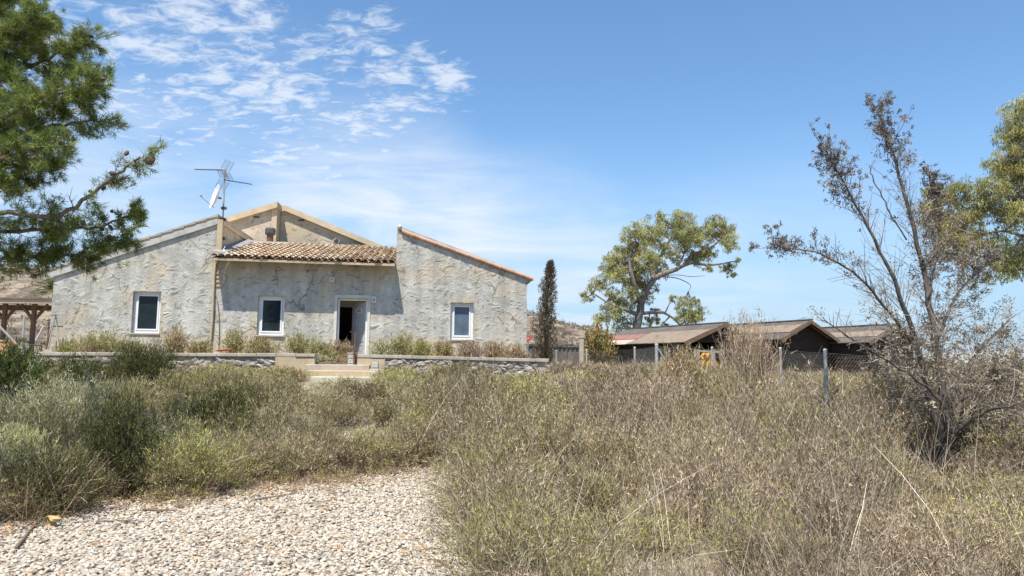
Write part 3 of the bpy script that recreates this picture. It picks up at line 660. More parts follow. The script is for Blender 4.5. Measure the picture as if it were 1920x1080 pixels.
# posts of stone below the right wall
def blockpile(px, py, w, h, d, label, t=WT-.55):
    s, z = fac(px, py, t); o = empty('concrete_block', hw(s, t, z-h), PHI); tag(o, label, 'block', 'blocks flanking the steps'); m_ = MB(); m_.box(-w/2, w/2, -d/2, d/2, 0, h); m_.build('block', M['concrete'], o, bevel=.02)
    m_ = MB(); m_.box(-w/2+.02, w/2-.02, -d/2+.02, d/2-.02, h+.001, h+.02); m_.build('mortar_bed', M['coping'], o, bevel=.006)
blockpile(704, 679, .16, .15, .2, 'small grey block on top of the pile beside the steps')
blockpile(702, 692, .24, .2, .26, 'larger pale block in the middle of the pile beside the steps')
blockpile(705, 705, .34, .35, .34, 'wide bottom block of the pile beside the steps', WT-.6)
ST = empty('garden_steps', hw(fac(640, 690, WT)[0], WT-.3, 0), PHI); tag(ST, 'worn concrete steps up to the farmhouse terrace with green patches', 'steps')
mg = simple('green_worn_concrete', (.30, .36, .28), (.50, .47, .38), 3, c3=(.55, .50, .40))
z = 0
for k, (w0, w1) in enumerate(((-.85, .75), (-.75, .95), (-.6, 1.1), (-.5, 1.2))):
    z = -.06-.15*k; m_ = MB(); m_.box(w0, w1, -.05-.36*k, .33-.36*k if k else .5, z-.5, z); m_.build('step', [M['coping'], M['mortar_warm'], mg, M['coping']][k], ST, bevel=.02)
# iron stake and clay dish
p = hw(fac(665, 700, WT-.1)[0], WT-.12, -.35); o = MB(); 
top = hw(fac(668, 624, WT-.1)[0], WT-.12, fac(668, 624, WT-.1)[1]); o.tube([p-p, (top-p)*.5+Vector((-.03, 0, 0)), top-p], .03, 7)
so = o.build('iron_stake', M['rust']); so.location = p; tag(so, 'rusty iron stake standing in front of the open door', 'stake')
s, z = fac(417, 659, WT); so = MB(); so.lathe([(0, 0), (.14, 0), (.21, .045), (.215, .06), (.19, .06), (.12, .02), (0, .02)], (0, 0, 0), n=24); so = so.build('clay_dish', M['terracotta'], smooth=True); so.location = hw(s, WT+.12, fac(417, 659, WT)[1]+.01); so.rotation_euler = (R(4), R(-5), 0); so.scale = (1.0, .8, .9); tag(so, 'shallow orange clay dish lying on the low wall', 'dish')

# ================================================================ LEFT: pergola, brick block, fence, basket, gate
PG = empty('pergola', at(30, 660, 28)); PG.location.z = 1.3; tag(PG, 'open wooden pergola with plank roof left of the farmhouse', 'pergola')
PO = PG.location.copy(); rp = lambda px, py, Y: at(px, py, Y)-PO
m_ = MB(); a = rp(-260, 563, 27); b = rp(96, 567, 27); c = rp(96, 556, 31.5); d = rp(-260, 552, 31.5)
a.z = b.z = rp(0, 560, 27).z; c.z = d.z = rp(0, 560, 27).z+.25
m_.hexa([a, b, c, d, a+Vector((0, 0, .05)), b+Vector((0, 0, .05)), c+Vector((0, 0, .05)), d+Vector((0, 0, .05))]); m_.build('plank_roof', M['wood_old'], PG)
m_ = MB(); m_.bar(a+Vector((0, .1, -.07)), b+Vector((0, .1, -.07)), .1, .16); m_.build('beam', M['roof_pale'], PG)
m_ = MB(); m_.bar(Vector((a.x, 1.5, a.z-.15)), Vector((b.x, 1.5, a.z-.15)), .12, .2); m_.build('beam', M['wood_old'], PG)
for px in (8, 63, -110):
    q = rp(px, 600, 28); m_ = MB(); m_.bar((q.x, q.y, -.3), (q.x, q.y, a.z-.1), .13); m_.build('post', M['wood_old'], PG)
    for sg in (-1, 1): m_ = MB(); m_.bar((q.x, q.y, a.z-.75), (q.x+sg*.5, q.y, a.z-.12), .09); m_.build('brace', M['wood_old'], PG)
o = MB(); o.box(-.42, .42, -.3, .3, 0, .95); bo = empty('brick_oven', at(6, 645, 27)); bo.location.z = 1.3
tag(bo, 'low block of orange bricks under the wooden pergola', 'brick block')
def brickmat():
    m, nt, bs = newmat('orange_brickwork'); v = coords(nt, (1, 1, 1)); t = N(nt, 'ShaderNodeTexBrick'); t.inputs['Scale'].default_value = 3.2
    mp = N(nt, 'ShaderNodeMapping'); mp.inputs['Rotation'].default_value = (R(90), 0, 0); nt.links.new(v, mp.inputs[0]); nt.links.new(mp.outputs[0], t.inputs['Vector'])
    t.inputs['Color1'].default_value = (.55, .22, .08, 1); t.inputs['Color2'].default_value = (.66, .32, .14, 1); t.inputs['Mortar'].default_value = (.45, .36, .27, 1)
    nt.links.new(t.outputs[0], bs.inputs['Base Color']); bs.inputs['Roughness'].default_value = .9; return m
o.build('brickwork', brickmat(), bo); o = MB(); o.box(-.45, .45, -.33, .33, .951, 1.0); o.build('slab', M['coping'], bo)
def rod(name, label, a, b, r, mat, cat='post', group=None, n=8):
    a = Vector(a); b = Vector(b); m_ = MB(); m_.tube([Vector(), b-a], r, n); o = m_.build(name, mat); o.location = a; tag(o, label, cat, group); return o
rod('fence_post', 'thin grey post standing in front of the wooden pergola', at(41, 665, 21), at(46, 593, 21), .028, M['galv'])
rod('leaning_pole', 'pale pole leaning down to the right at the left edge', at(-20, 592, 20.5), at(40, 655, 20.5), .03, M['wood_grey'], 'pole')
rod('leaning_pole', 'short pale stick leaning beside the pergola post', at(67, 638, 22), at(82, 611, 22), .02, M['cable'], 'pole')
bk = MB(); c = at(62, 650, 23)
for k in range(16):
    a = 2*math.pi*k/16; bk.tube([(.22*math.cos(a), .22*math.sin(a), 0), (.26*math.cos(a), .26*math.sin(a), .18), (.22*math.cos(a+.2), .22*math.sin(a+.2), .42)], .008, 4)
for zz, rr in ((0, .22), (.2, .26), (.42, .22)): bk.tube([(rr*math.cos(2*math.pi*k/20), rr*math.sin(2*math.pi*k/20), zz) for k in range(21)], .012, 4)
bo_ = bk.build('wire_basket', M['darkmetal']); bo_.location = (c.x, c.y, 1.63); tag(bo_, 'round wire basket by the foot of the pergola post', 'basket')
G = empty('wire_gate', at(100, 655, 22.3)); G.location.z = 1.6; tag(G, 'rusty wire gate with slanting braces against the farmhouse left corner', 'gate'); go = G.location.copy()
m_ = MB()
for a, b in (((86, 655), (104, 590)), ((104, 590), (113, 652)), ((92, 598), (88, 655)), ((99, 612), (118, 612))): m_.tube([at(a[0], a[1], 22.3)-go, at(b[0], b[1], 22.3)-go], .02, 6)
m_.build('frame', M['rust'], G)
m_ = MB(); m_.tube([at(103, 592, 22.2)-go, at(90, 655, 22.2)-go], .022, 6); m_.tube([at(104, 600, 22.2)-go, at(114, 648, 22.2)-go], .018, 6); m_.build('brace', M['galv'], G)

# ================================================================ SHEDS
SD = Vector((-.437, .9, 0)).normalized(); SW = Vector((.9, .437, 0)).normalized()
def shed(px, py, Y, hwid, L, erise, label, panels, door=False):
    pk_ = at(px, py, Y); g = 1.1; o = empty('timber_shed', (pk_.x, pk_.y, g), math.atan2(SW.y, SW.x)); tag(o, label, 'shed', 'dark timber sheds behind the fence')
    hp_ = pk_.z-g; he_ = hp_-erise; w = hwid-.18
    # local x = across (SW), y = along (away)
    m_ = MB(); ez = he_+.02
    for (x0, x1, f) in ((-w, w, 0),):
        # long walls as boards
        nb = 11
        for k in range(nb):
            z0 = -.3+(ez+.3)*k/nb; z1 = z0+(ez+.3)/nb*1.0; ou = .012
            for sx in (-1, 1): m_.hexa([(sx*(w+ou), .2, z0), (sx*(w+ou), L-.2, z0), (sx*(w-.03), L-.2, z0), (sx*(w-.03), .2, z0), (sx*w, .2, z1), (sx*w, L-.2, z1), (sx*(w-.03), L-.2, z1), (sx*(w-.03), .2, z1)])
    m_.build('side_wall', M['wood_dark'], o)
    nb = 16; openg = door
    for yy in (.2, L-.2):
        m_ = MB()
        for k in range(nb):
            z0 = -.3+(hp_+.3)*k/nb; z1 = z0+(hp_+.3)/nb
            hw_ = lambda z: w if z <= ez else w*max(0.0, (hp_-.05-z)/(hp_-.05-ez))
            segs = [(-1, 1)]
            if yy < 1 and openg and z1 < ez-.1: segs = [(-1, -.62), (.45, 1)]
            if yy < 1 and z1 >= ez-.1 and z1 < ez+.22 and openg: segs = []
            for (q0, q1) in segs: m_.hexa([(hw_(z0)*q0, yy-.012, z0), (hw_(z0)*q1, yy-.012, z0), (hw_(z0)*q1, yy+.03, z0), (hw_(z0)*q0, yy+.03, z0), (hw_(z1)*q0, yy, z1), (hw_(z1)*q1, yy, z1), (hw_(z1)*q1, yy+.03, z1), (hw_(z1)*q0, yy+.03, z1)])
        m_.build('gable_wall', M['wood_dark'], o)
    for sx in (-1, 1):
        ed = he_-.0
        n = len(panels); 
        f = lambda u, y, dz=0: (sx*hwid*u, y, hp_-erise*u+dz)
        m_ = MB(); m_.hexa([f(0, -.25), f(1, -.25), f(1, L+.1), f(0, L+.1), f(0, -.25, .03), f(1, -.25, .03), f(1, L+.1, .03), f(0, L+.1, .03)]); m_.build('roof', M['roof_grey'], o)
        if sx < 0:
            for (u0, u1, y0, y1, mt, lift) in panels:
                m_ = MB(); k = 5
                for i in range(k):
                    ya, yb = y0+(y1-y0)*i/k, y0+(y1-y0)*(i+1)/k-.0; j = lift+random.uniform(0, .018)
                    m_.hexa([f(u0, ya, .032+j*.3), f(u1, ya, .032+j), f(u1, yb, .032+j), f(u0, yb, .032+j*.3), f(u0, ya, .05+j*.3), f(u1, ya, .05+j), f(u1, yb, .05+j), f(u0, yb, .05+j*.3)])
                m_.build('roofing_felt', M[mt], o)
        m_ = MB(); m_.bar(f(0, -.26, -.06), f(1, -.26, -.06), .03, .14); m_.build('barge_board', M['wood_old'], o)
        m_ = MB()
        for yy in np.arange(-.1, L, .9): m_.bar(f(.05, yy, -.05), f(.97, yy, -.05), .06, .09)
        m_.build('rafters', M['wood_dark'], o)
    m_ = MB(); m_.box(-.12, .12, -.25, L+.1, hp_+.0, hp_+.05); m_.build('ridge_strip', M['roof_grey'], o)
    return o, hp_, he_, w
S1, hp1, he1, w1 = shed(1355, 606, 32.6, 2.3, 7.2, .93, 'first timber shed with a patchy tan and red felt roof, left of the three', [(.38, 1.02, -.26, 4.0, 'roof_tan', .01), (.45, .75, 4.02, 7.2, 'roof_red', .012), (.76, 1.04, 4.02, 7.25, 'roof_pale', .016)], True)
S2, hp2, he2, w2 = shed(1512, 601, 31.5, 1.75, 7.2, .85, 'middle timber shed with tan felt strip on its grey roof', [(.28, .70, -.24, 7.2, 'roof_tan', .008)])
S3, hp3, he3, w3 = shed(1672, 609, 31.5, 1.75, 6.5, .8, 'rightmost timber shed half hidden by the dead cypress', [(.40, .72, -.24, 6.5, 'roof_tan', .008)])
m_ = MB()
for k in range(4): m_.box(-w1-.035, -w1-.014, .9+k*.3, 1.08+k*.3, .35, 1.35)
m_.build('shutter_slats', M['wood_grey'], S1)
m_ = MB(); m_.box(-.12, .12, .1, .18, hp1-.48, hp1-.38); m_.build('lamp', M['galv'], S1); m_ = MB(); m_.box(-.6, -.45, .1, .18, hp2-.6, hp2-.52); m_.build('lamp', M['galv'], S2)
# gate frame in front of the first shed and the orange cloth
GF = empty('gate_frame', at(1325, 700, 26)); GF.location.z = 1.1; tag(GF, 'grey wooden gate frame standing before the first shed', 'gate'); g0 = GF.location
def gp(px, py, Y=26): v = at(px, py, Y)-g0; return v
for px in (1303, 1309, 1338, 1352):
    m_ = MB(); q = gp(px, 655); m_.bar((q.x, 0, -.1), (q.x, 0, q.z), .08 if px != 1352 else .05, .08); m_.build('post', M['wood_grey'], GF)
m_ = MB(); m_.bar(gp(1307, 658), gp(1353, 660), .06, .07); m_.build('rail', M['wood_grey'], GF)
cl = MB(); c0 = gp(1325, 662, 26.2); n = 9; b = 0
for j in range(8):
    for i in range(n):
        u = i/(n-1)-.5; v_ = j/7; wd = .17+.2*math.sin(min(v_*2.2, 1.57)); cl.v.append((c0.x+u*2*wd*(1+.08*math.sin(j*2.1)), .12+.05*math.sin(i*1.9+j*.7), c0.z-v_*.72+.02*math.sin(i*3)))
for j in range(7):
    for i in range(n-1): a = j*n+i; cl.f.append((a, a+1, a+1+n, a+n))
clo = cl.build('orange_cloth', M['orange'], smooth=True); clo.location = g0; so_ = clo.modifiers.new('s', 'SOLIDIFY'); so_.thickness = .01; tag(clo, 'crumpled orange cloth hanging in the grey gate frame', 'cloth')
# ================================================================ FENCES
def fence(name, label, posts, rad, meshh, cell, labels):
    F_ = empty(name, posts[0][2]); tag(F_, label, 'fence'); o0 = F_.location.copy(); wm = MB()
    for (a, b) in zip(posts, posts[1:]):
        pa, pb = a[2]-o0, b[2]-o0; Lh = (pb.xy-pa.xy).length; ta, tb = a[3]-o0.z, b[3]-o0.z; n = int(Lh/cell); nh = int(meshh/cell)
        def P(i, j): t = i/n; q = pa.lerp(pb, t); top = ta+(tb-ta)*t; return Vector((q.x, q.y, top-.06-j*cell))
        for i in range(-nh, n):
            for sg in (0, 1):
                i0, i1 = max(i, 0), min(i+nh, n)
                if i1 <= i0: continue
                if sg == 0: wm.tube([P(i0, i0-i), P(i1, i1-i)], .0009, 3, False)
                else: wm.tube([P(i0, nh-(i0-i)), P(i1, nh-(i1-i))], .0009, 3, False)
        wm.tube([P(0, 0), P(n, 0)], .0022, 3, False)
    wm.build('wire_mesh', M['greycable'], F_)
    for a, rd in zip(posts, rad):
        m_ = MB(); q = a[2]-o0; m_.tube([(q.x, q.y, q.z-.2), (q.x, q.y, a[3]-o0.z)], rd, 10); po = m_.build('post', M['galv'], F_)
        m_ = MB(); m_.lathe([(rd*1.06, -.02), (rd*1.06, .0), (rd*.8, .008), (0, .01)], (q.x, q.y, a[3]-o0.z), n=10); m_.build('cap', M['cable'], po)
    return F_
def post(px, py, Y): t = at(px, py, Y); return (px, py, Vector((t.x, t.y, float(hgt(t.x, t.y)))), t.z)
pf = [post(1043, 657, 27), post(1100, 655, 25), post(1190, 651, 21), post(1231, 645, 17.5), post(1335, 651, 18.5), post(1383, 650, 17), post(1463, 652, 15), post(1547, 655, 12), post(1668, 664, 12.6), post(1790, 668, 12.4)]
FN = fence('chain_link_fence', 'chain link wire fence on grey posts running past the sheds', pf, [.022, .03, .028, .04, .028, .03, .028, .03, .026, .026], 1.2, .07, None)
m_ = MB(); q0 = pf[3][2]-FN.location; m_.tube([Vector((q0.x+.03, q0.y, pf[3][3]-FN.location.z-.1)), Vector((q0.x+.55, q0.y+.1, 0))], .02, 7); m_.build('brace', M['galv'], FN)
# dark panel fence beyond the right corner, grey block wall, red sign, pale post
DF = empty('panel_fence', at(990, 690, 33)); DF.location.z = 1.1; tag(DF, 'dark sheet metal fence between the farmhouse corner and the eucalyptus', 'fence'); d0 = DF.location.copy()
m_ = MB(); a = at(985, 646, 33)-d0; b = at(1092, 649, 34)-d0
for k in range(26):
    p = a.lerp(b, k/26); q = a.lerp(b, (k+1)/26); j = .03*(k % 2); m_.hexa([(p.x, p.y+j, -.1), (q.x, q.y+j, -.1), (q.x, q.y+j+.02, -.1), (p.x, p.y+j+.02, -.1), (p.x, p.y+j, p.z-.04), (q.x, q.y+j, q.z-.04), (q.x, q.y+j+.02, q.z-.04), (p.x, p.y+j+.02, p.z-.04)])
m_.build('sheet_panels', simple('grey_brown_sheet', (.12, .10, .085), (.22, .19, .165), 3), DF)
m_ = MB(); m_.bar(a+Vector((0, -.03, 0)), b+Vector((0, -.03, 0)), .05, .05); m_.build('rail', M['darkmetal'], DF)
for px in (1000, 1032, 1063, 1088):
    q = at(px, 660, 33)-d0; m_ = MB(); m_.tube([(q.x, q.y-.08, -.1), (q.x, q.y-.08, a.z)], .03, 6); m_.build('post', M['darkmetal'], DF)
t = at(1090, 634, 31); m_ = MB(); m_.box(-.09, .09, -.09, .09, -.2, t.z-1.1); m_.box(-.11, .11, -.11, .11, t.z-1.098, t.z-1.04); o = m_.build('concrete_post', M['coping'], bevel=.01); o.location = (t.x, t.y, 1.1); tag(o, 'pale square concrete post at the end of the dark sheet fence', 'post')
t = at(990, 635, 30); SG = empty('round_sign', (t.x, t.y, 1.15)); tag(SG, 'round red sign on a post peeping out behind the farmhouse right corner', 'sign')
m_ = MB(); m_.lathe([(0, 0), (.12, 0), (.12, .02), (0, .02)], (0, 0, t.z-1.15), (0, -1, 0), 20); m_.build('sign_disc', M['red'], SG); m_ = MB(); m_.lathe([(0, 0), (.045, 0), (.045, .008), (0, .008)], (0, -.021, t.z-1.15), (0, -1, 0), 20); m_.build('sign_centre', M['coping'], SG); m_ = MB(); m_.tube([(0, .03, 0), (0, .03, t.z-1.1)], .02, 6); m_.build('post', M['galv'], SG)
t = hw(sR1-.5, -1.2, 0); m_ = MB(); m_.box(-.6, .45, -.1, .1, -.1, .30); m_.box(-.62, .47, -.12, .12, .303, .34); o = m_.build('block_wall', simple('brown_grey_block', (.17, .145, .12), (.29, .26, .22), 5), bevel=.008); o.location = t; o.rotation_euler = (0, 0, PHI); tag(o, 'short grey block wall on the terrace before the right corner', 'wall')
# ================================================================ TREES
class Wood(MB): pass
def branchpts(L): return [at(*q) for q in L]
def taper(n, r0, r1): return [r0+(r1-r0)*(i/(n-1)) for i in range(n)]
def tree_obj(name, loc, label, group=None):
    o = empty(name, loc); tag(o, label, 'tree', group); return o
def tufts(vb, P, D, n, L, W, cols, spread=.62, jit=.02):
    m = len(P); PP = np.repeat(P, n, 0)+rng.normal(0, jit, (m*n, 3)); DD = unit(np.repeat(D, n, 0)*.75+rng.normal(0, spread, (m*n, 3)))
    C = pal(cols, m, .16); vb.blades(PP, DD, rng.uniform(L*.7, L*1.2, m*n), W*rng.uniform(.7, 1.3, m*n), np.repeat(C, n, 0)*(1+rng.normal(0, .12, (m*n, 1))))
def side_twigs(wood, vb, sp, dens, Lr, t0, rad, tuft, tuftp, sub=5, drop=0.0, colw=None, tip_tuft=3, flat=1.0, along=.65):
    """spawn side branches along polyline sp (k,3); twigs go into vb as ribbons"""
    seg = np.linalg.norm(np.diff(sp, axis=0), axis=1); tot = seg.sum(); cum = np.concatenate([[0], np.cumsum(seg)])/tot
    n = max(2, int(tot*dens)); T = t0+(1-t0)*rng.random(n); TP = []; TD = []
    P = np.stack([np.interp(T, cum, sp[:, k]) for k in range(3)], 1); tg = unit(sp[-1]-sp[0])
    dd = rng.normal(0, 1, (n, 3)); dd[:, 2] *= flat; dd = unit(dd-(dd@tg)[:, None]*tg*.9)
    D = unit(tg*along+dd*.8); L = rng.uniform(Lr[0], Lr[1], n)*(1.15-.65*T)
    k = 5; tt = np.linspace(0, 1, k)[None, :, None]; bend = rng.normal(0, .16, (n, 1, 3)); bend[:, 0, 2] -= drop
    PT = P[:, None]+(D*L[:, None])[:, None]*tt+bend*L[:, None, None]*tt**2
    vb.ribbons(PT, np.linspace(1, .4, k)[None, :]*np.full((n, 1), rad*2), pal(colw, n)); 
    # second ribbon crosswise so that twigs never vanish
    vb.ribbons(PT, np.linspace(1, .4, k)[None, :]*np.full((n, 1), rad*2), pal(colw, n))
    m = n*sub; i = rng.integers(0, n, m); t = rng.uniform(.25, 1, m)[:, None]
    Q = P[i]+D[i]*L[i][:, None]*t+bend[i, 0]*L[i][:, None]*t**2; D2 = unit(D[i]*.7+rng.normal(0, .6, (m, 3))); L2 = rng.uniform(.25, .6, m)*L[i]*.7
    tt3 = np.linspace(0, 1, 3)[None, :, None]; b2 = rng.normal(0, .15, (m, 1, 3)); PT2 = Q[:, None]+(D2*L2[:, None])[:, None]*tt3+b2*L2[:, None, None]*tt3**2
    vb.ribbons(PT2, np.linspace(1, .5, 3)[None, :]*np.full((m, 1), rad*1.2), pal(colw, m))
    tips = np.concatenate([PT[:, -1], PT2[:, -1]]); tD = np.concatenate([D, D2]); return tips, tD, PT2
PINE = [(.165, .22, .055), (.225, .28, .065), (.11, .15, .045), (.30, .34, .09), (.18, .21, .06)]
PT_ = (-9.0, 9.4, -.05)
PN = tree_obj('pine_tree', PT_, 'large green pine reaching in from the upper left corner'); po = Vector(PT_)
wd = MB(); fol = VB()
TRP = tr = spline([(0, 0, 0), (.25, .1, 1.6), (.1, -.1, 3.2), (.3, .1, 5), (.1, 0, 7.2)], 5)
wd.tube([tuple(p) for p in tr], taper(len(tr), .2, .06), 10)
wd.build('trunk', M['bark'], PN, True)
limbs = [  # (points (px,py,Y), r0, dens, twig len, tuft probability)
 ([(-380, 470, 9.4), (-100, 425, 9.2), (0, 402, 9.0), (110, 402, 8.9), (200, 345, 8.8), (250, 303, 8.7), (287, 292, 8.6)], .045, 9, (.2, .55), .42),
 ([(-380, 500, 9.4), (-60, 440, 9.4), (100, 432, 9.4), (190, 425, 9.5), (255, 400, 9.5)], .035, 12, (.2, .5), .75),
 ([(-380, 520, 9.4), (-60, 490, 9.5), (60, 478, 9.6), (150, 478, 9.6), (240, 447, 9.7)], .035, 15, (.15, .5), .95),
 ([(-380, 420, 9.4), (-60, 360, 9.3), (40, 330, 9.2), (110, 300, 9.2)], .035, 13, (.2, .5), .8),
 ([(-380, 380, 9.4), (-40, 270, 9.1), (80, 240, 9.0), (190, 225, 8.9)], .045, 13, (.25, .6), .85),
 ([(-380, 350, 9.4), (0, 220, 8.8), (100, 180, 8.7), (195, 155, 8.6)], .045, 15, (.25, .6), .95),
 ([(-380, 330, 9.4), (-20, 160, 9.5), (90, 110, 9.6), (165, 70, 9.7)], .045, 16, (.25, .6), .95),
 ([(-380, 300, 9.4), (-40, 130, 9.0), (20, 70, 9.0), (70, 30, 9.0)], .04, 16, (.25, .55), .95),
 ([(-380, 280, 9.4), (-60, 90, 10.0), (20, 60, 10.0), (90, 45, 10.0)], .04, 15, (.25, .55), .95),
 ([(-380, 350, 9.4), (-40, 230, 10.0), (60, 190, 10.1), (150, 120, 10.2)], .04, 15, (.25, .6), .95),
 ([(-380, 450, 9.4), (-60, 340, 8.6), (20, 300, 8.5), (120, 270, 8.5)], .035, 13, (.2, .5), .8),
 ([(-380, 300, 9.4), (-200, 100, 9.0), (-60, 20, 9.0), (0, -20, 9)], .04, 15, (.25, .6), .95),
 ([(-380, 400, 9.4), (-450, 200, 7.6), (-600, 60, 5.9), (-545, -40, 4.6)], .04, 16, (.3, .7), .95),
 ([(-380, 400, 9.4), (-400, 330, 8.0), (-300, 240, 7.0), (-200, 240, 6.3)], .04, 16, (.3, .8), .95),
]
lm = MB(); CONES = []
for L_, r0, dens, lr, tp in limbs:
    sp = spline([at(*q)-po for q in L_], 6); sp = sp+rng.normal(0, .015, sp.shape)
    lm.tube([tuple(p) for p in sp], taper(len(sp), r0, .009), 7)
    tips, tD, _ = side_twigs(lm, fol, sp, dens*(1.0 if tp > .9 else .9), lr, min(.85, max(.3, 325/(L_[-1][0]+381))) if L_[-1][0] > -15 else .3, .006, None, None, 7, .0, [(.20, .155, .12), (.27, .22, .18), (.14, .11, .085)], flat=.75)
    k = rng.random(len(tips)) < tp*.86; tips, tD = tips[k], tD[k]
    tufts(fol, tips, tD, 22, .09, .0078, PINE, .48, .018)
    # needles also a little behind the tips
    k2 = rng.random(len(tips)) < .4; tufts(fol, tips[k2]-tD[k2]*.09, tD[k2], 14, .085, .007, PINE, .55, .025)
    tufts(fol, sp[-2:], np.tile(unit(sp[-1]-sp[-2]), (2, 1)), 60, .1, .006, PINE, .6, .04)
    if tp < .96:
        CONES += [sp[random.randrange(len(sp)//2, len(sp))]+rng.normal(0, .07, 3) for _ in range(8)]
lm.build('branches', M['bark'], PN, True); fol.build('crown', M['leafy'], PN)
v = VB(); stones(v, np.zeros((1, 3)), np.array([[.026, .026, .042]]), np.array([[.12, .085, .06]]), True, .08); cone0 = v.build('cone', M['stonecol'], PN, True)
cone0.location = np.array(at(283, 300, 8.6)-po); cone0.scale = (1.7, 1.7, 1.7)
for q in CONES:
    c_ = cone0.copy(); COL.objects.link(c_); c_.parent = PN; c_.location = q; k_ = random.uniform(.7, 1.1); c_.scale = (k_, k_, k_); c_.rotation_euler = (random.random(), random.random(), random.random()*6)

# --- eucalyptus trees
EUC = [(.34, .35, .13), (.43, .42, .155), (.24, .25, .10), (.50, .455, .18), (.40, .385, .17)]
EUCY = [(.36, .30, .11), (.30, .24, .09), (.40, .36, .15)]
def clump(vb, c, r, n, cols, L, W, droop=.9, shell=.45, ell=(1, 1, .8)):
    p = rng.normal(0, 1, (n, 3)); p = unit(p)*(rng.random((n, 1))**shell); nb = max(4, min(34, n//18))   # leaves hang in sprays
    sc = unit(rng.normal(0, 1, (nb, 3)))*(rng.random((nb, 1))**.42)*1.12; i = rng.integers(0, nb, n)
    P = np.array(c)+(sc[i]+p*.32)*r*np.array(ell); D = rng.normal(0, .55, (n, 3)); D[:, 2] -= droop
    C0 = pal(cols, nb, .2)[i]; vb.blades(P, unit(D), rng.uniform(L*.7, L*1.2, n), W*rng.uniform(.7, 1.2, n), C0*(1+rng.normal(0, .15, (n, 1))), leaf=True)
    return sc*r*np.array(ell)+np.array(c)
def euc(name, label, base, Y, limbs, clumps, dens, L, W, tw, trunk_r):
    bp = base; o = tree_obj(name, bp, label); bv = Vector(bp); wt = MB(); wl = MB(); v = VB(); pts = []
    for j, (P, r0, r1) in enumerate(limbs):
        sp = spline([at(*q)-bv for q in P], 6); sp[1:-1] += rng.normal(0, r0*.05, sp[1:-1].shape); (wt if j == 0 else wl).tube([tuple(p) for p in sp], taper(len(sp), r0, r1), 9 if j == 0 else 7); pts.append(sp)
    allp = np.concatenate(pts)
    for (px, py, r, dY, *k) in clumps:
        c = at(px, py, Y+dY)-bv; rr = r/F*Y; n = int(dens*rr*rr); cols = EUC if not k or k[0] == 0 else EUCY
        sc = clump(v, c, rr, n, cols, L, W)
        near = allp[np.argmin(np.linalg.norm(allp-np.array(c), axis=1))]; ks = min(len(sc), 24)
        s_ = sc[:ks]; mid = (s_*.5+near*.5)+rng.normal(0, .12*rr, s_.shape)
        wl.tube(spline([near, (near+np.array(c))/2+rng.normal(0, .1*rr, 3), np.array(c)], 4).tolist(), taper(9, tw*2.2, tw*.8), 5)
        cc = np.tile(np.array(c), (ks, 1)); m1 = (cc+s_)/2+rng.normal(0, .12*rr, s_.shape); v.ribbons(np.stack([cc, m1, s_], 1), np.array([[1, .7, .4]])*np.full((ks, 1), tw*1.3), pal([(.26, .21, .17), (.18, .15, .12)], ks))
    wt.build('trunk', M['bark'], o, True); wl.build('branches', M['bark'], o, True); v.build('crown', M['leafy'], o); return o
def cv(lst, k=.3147): return [(1080+x*k, 380+y*k, r*k, dy, *e) for (x, y, r, dy, *e) in lst]
def lv(lst, dY=0): return [(1080+x*.3147, 380+y*.3147, 42+d) for (x, y, d) in lst]
random.seed(5)
cl1 = cv([(x_, y_, r_*1.18, *k_) for (x_, y_, r_, *k_) in [(640, 250, 45, .3), (700, 330, 42, .4), (800, 300, 40, .4), (660, 200, 45, -.4), (780, 180, 45, .3), (610, 180, 40, .2), (500, 400, 50, .4), (300, 280, 60, .5), (250, 390, 55, .6), (400, 400, 50, -.6), (330, 540, 50, -.5), (250, 590, 45, .3), (700, 190, 50, .6), (500, 90, 40, .2), (370, 470, 45, .4, 1), (420, 560, 40, .6), (630, 100, 60, 0), (560, 150, 75, 1), (670, 170, 60, -1), (830, 140, 70, 0), (900, 175, 62, .5), (740, 240, 60, 0), (900, 240, 55, -.5), (745, 320, 55, .3), (440, 150, 70, 0), (350, 200, 72, -.8), (480, 220, 60, .5), (380, 260, 68, 0, 1), (420, 320, 65, -1), (250, 330, 66, 0), (330, 370, 70, 1, 1), (560, 290, 52, 0), (600, 330, 34, .5), (185, 400, 52, 0), (270, 440, 62, -.5), (330, 470, 50, 0, 1), (430, 500, 52, 1), (470, 340, 45, .5), (140, 480, 46, 0), (65, 560, 36, .3), (100, 500, 30, -.4), (210, 540, 40, -.6), (200, 640, 48, -1.0), (150, 690, 42, -.5), (280, 640, 55, 0), (290, 720, 60, .5), (360, 590, 36, .2), (470, 640, 26, .5), (480, 690, 26, .5), (575, 570, 26, 0), (640, 600, 42, 0), (700, 590, 36, 0), (640, 670, 52, 0), (725, 660, 48, 0), (690, 690, 40, 0), (920, 380, 30, 0), (930, 420, 24, .2), (965, 340, 22, 0), (880, 390, 24, 0), (430, 700, 32, 1), (520, 720, 22, .5), (630, 60, 30, .3), (790, 390, 28, 0)]])
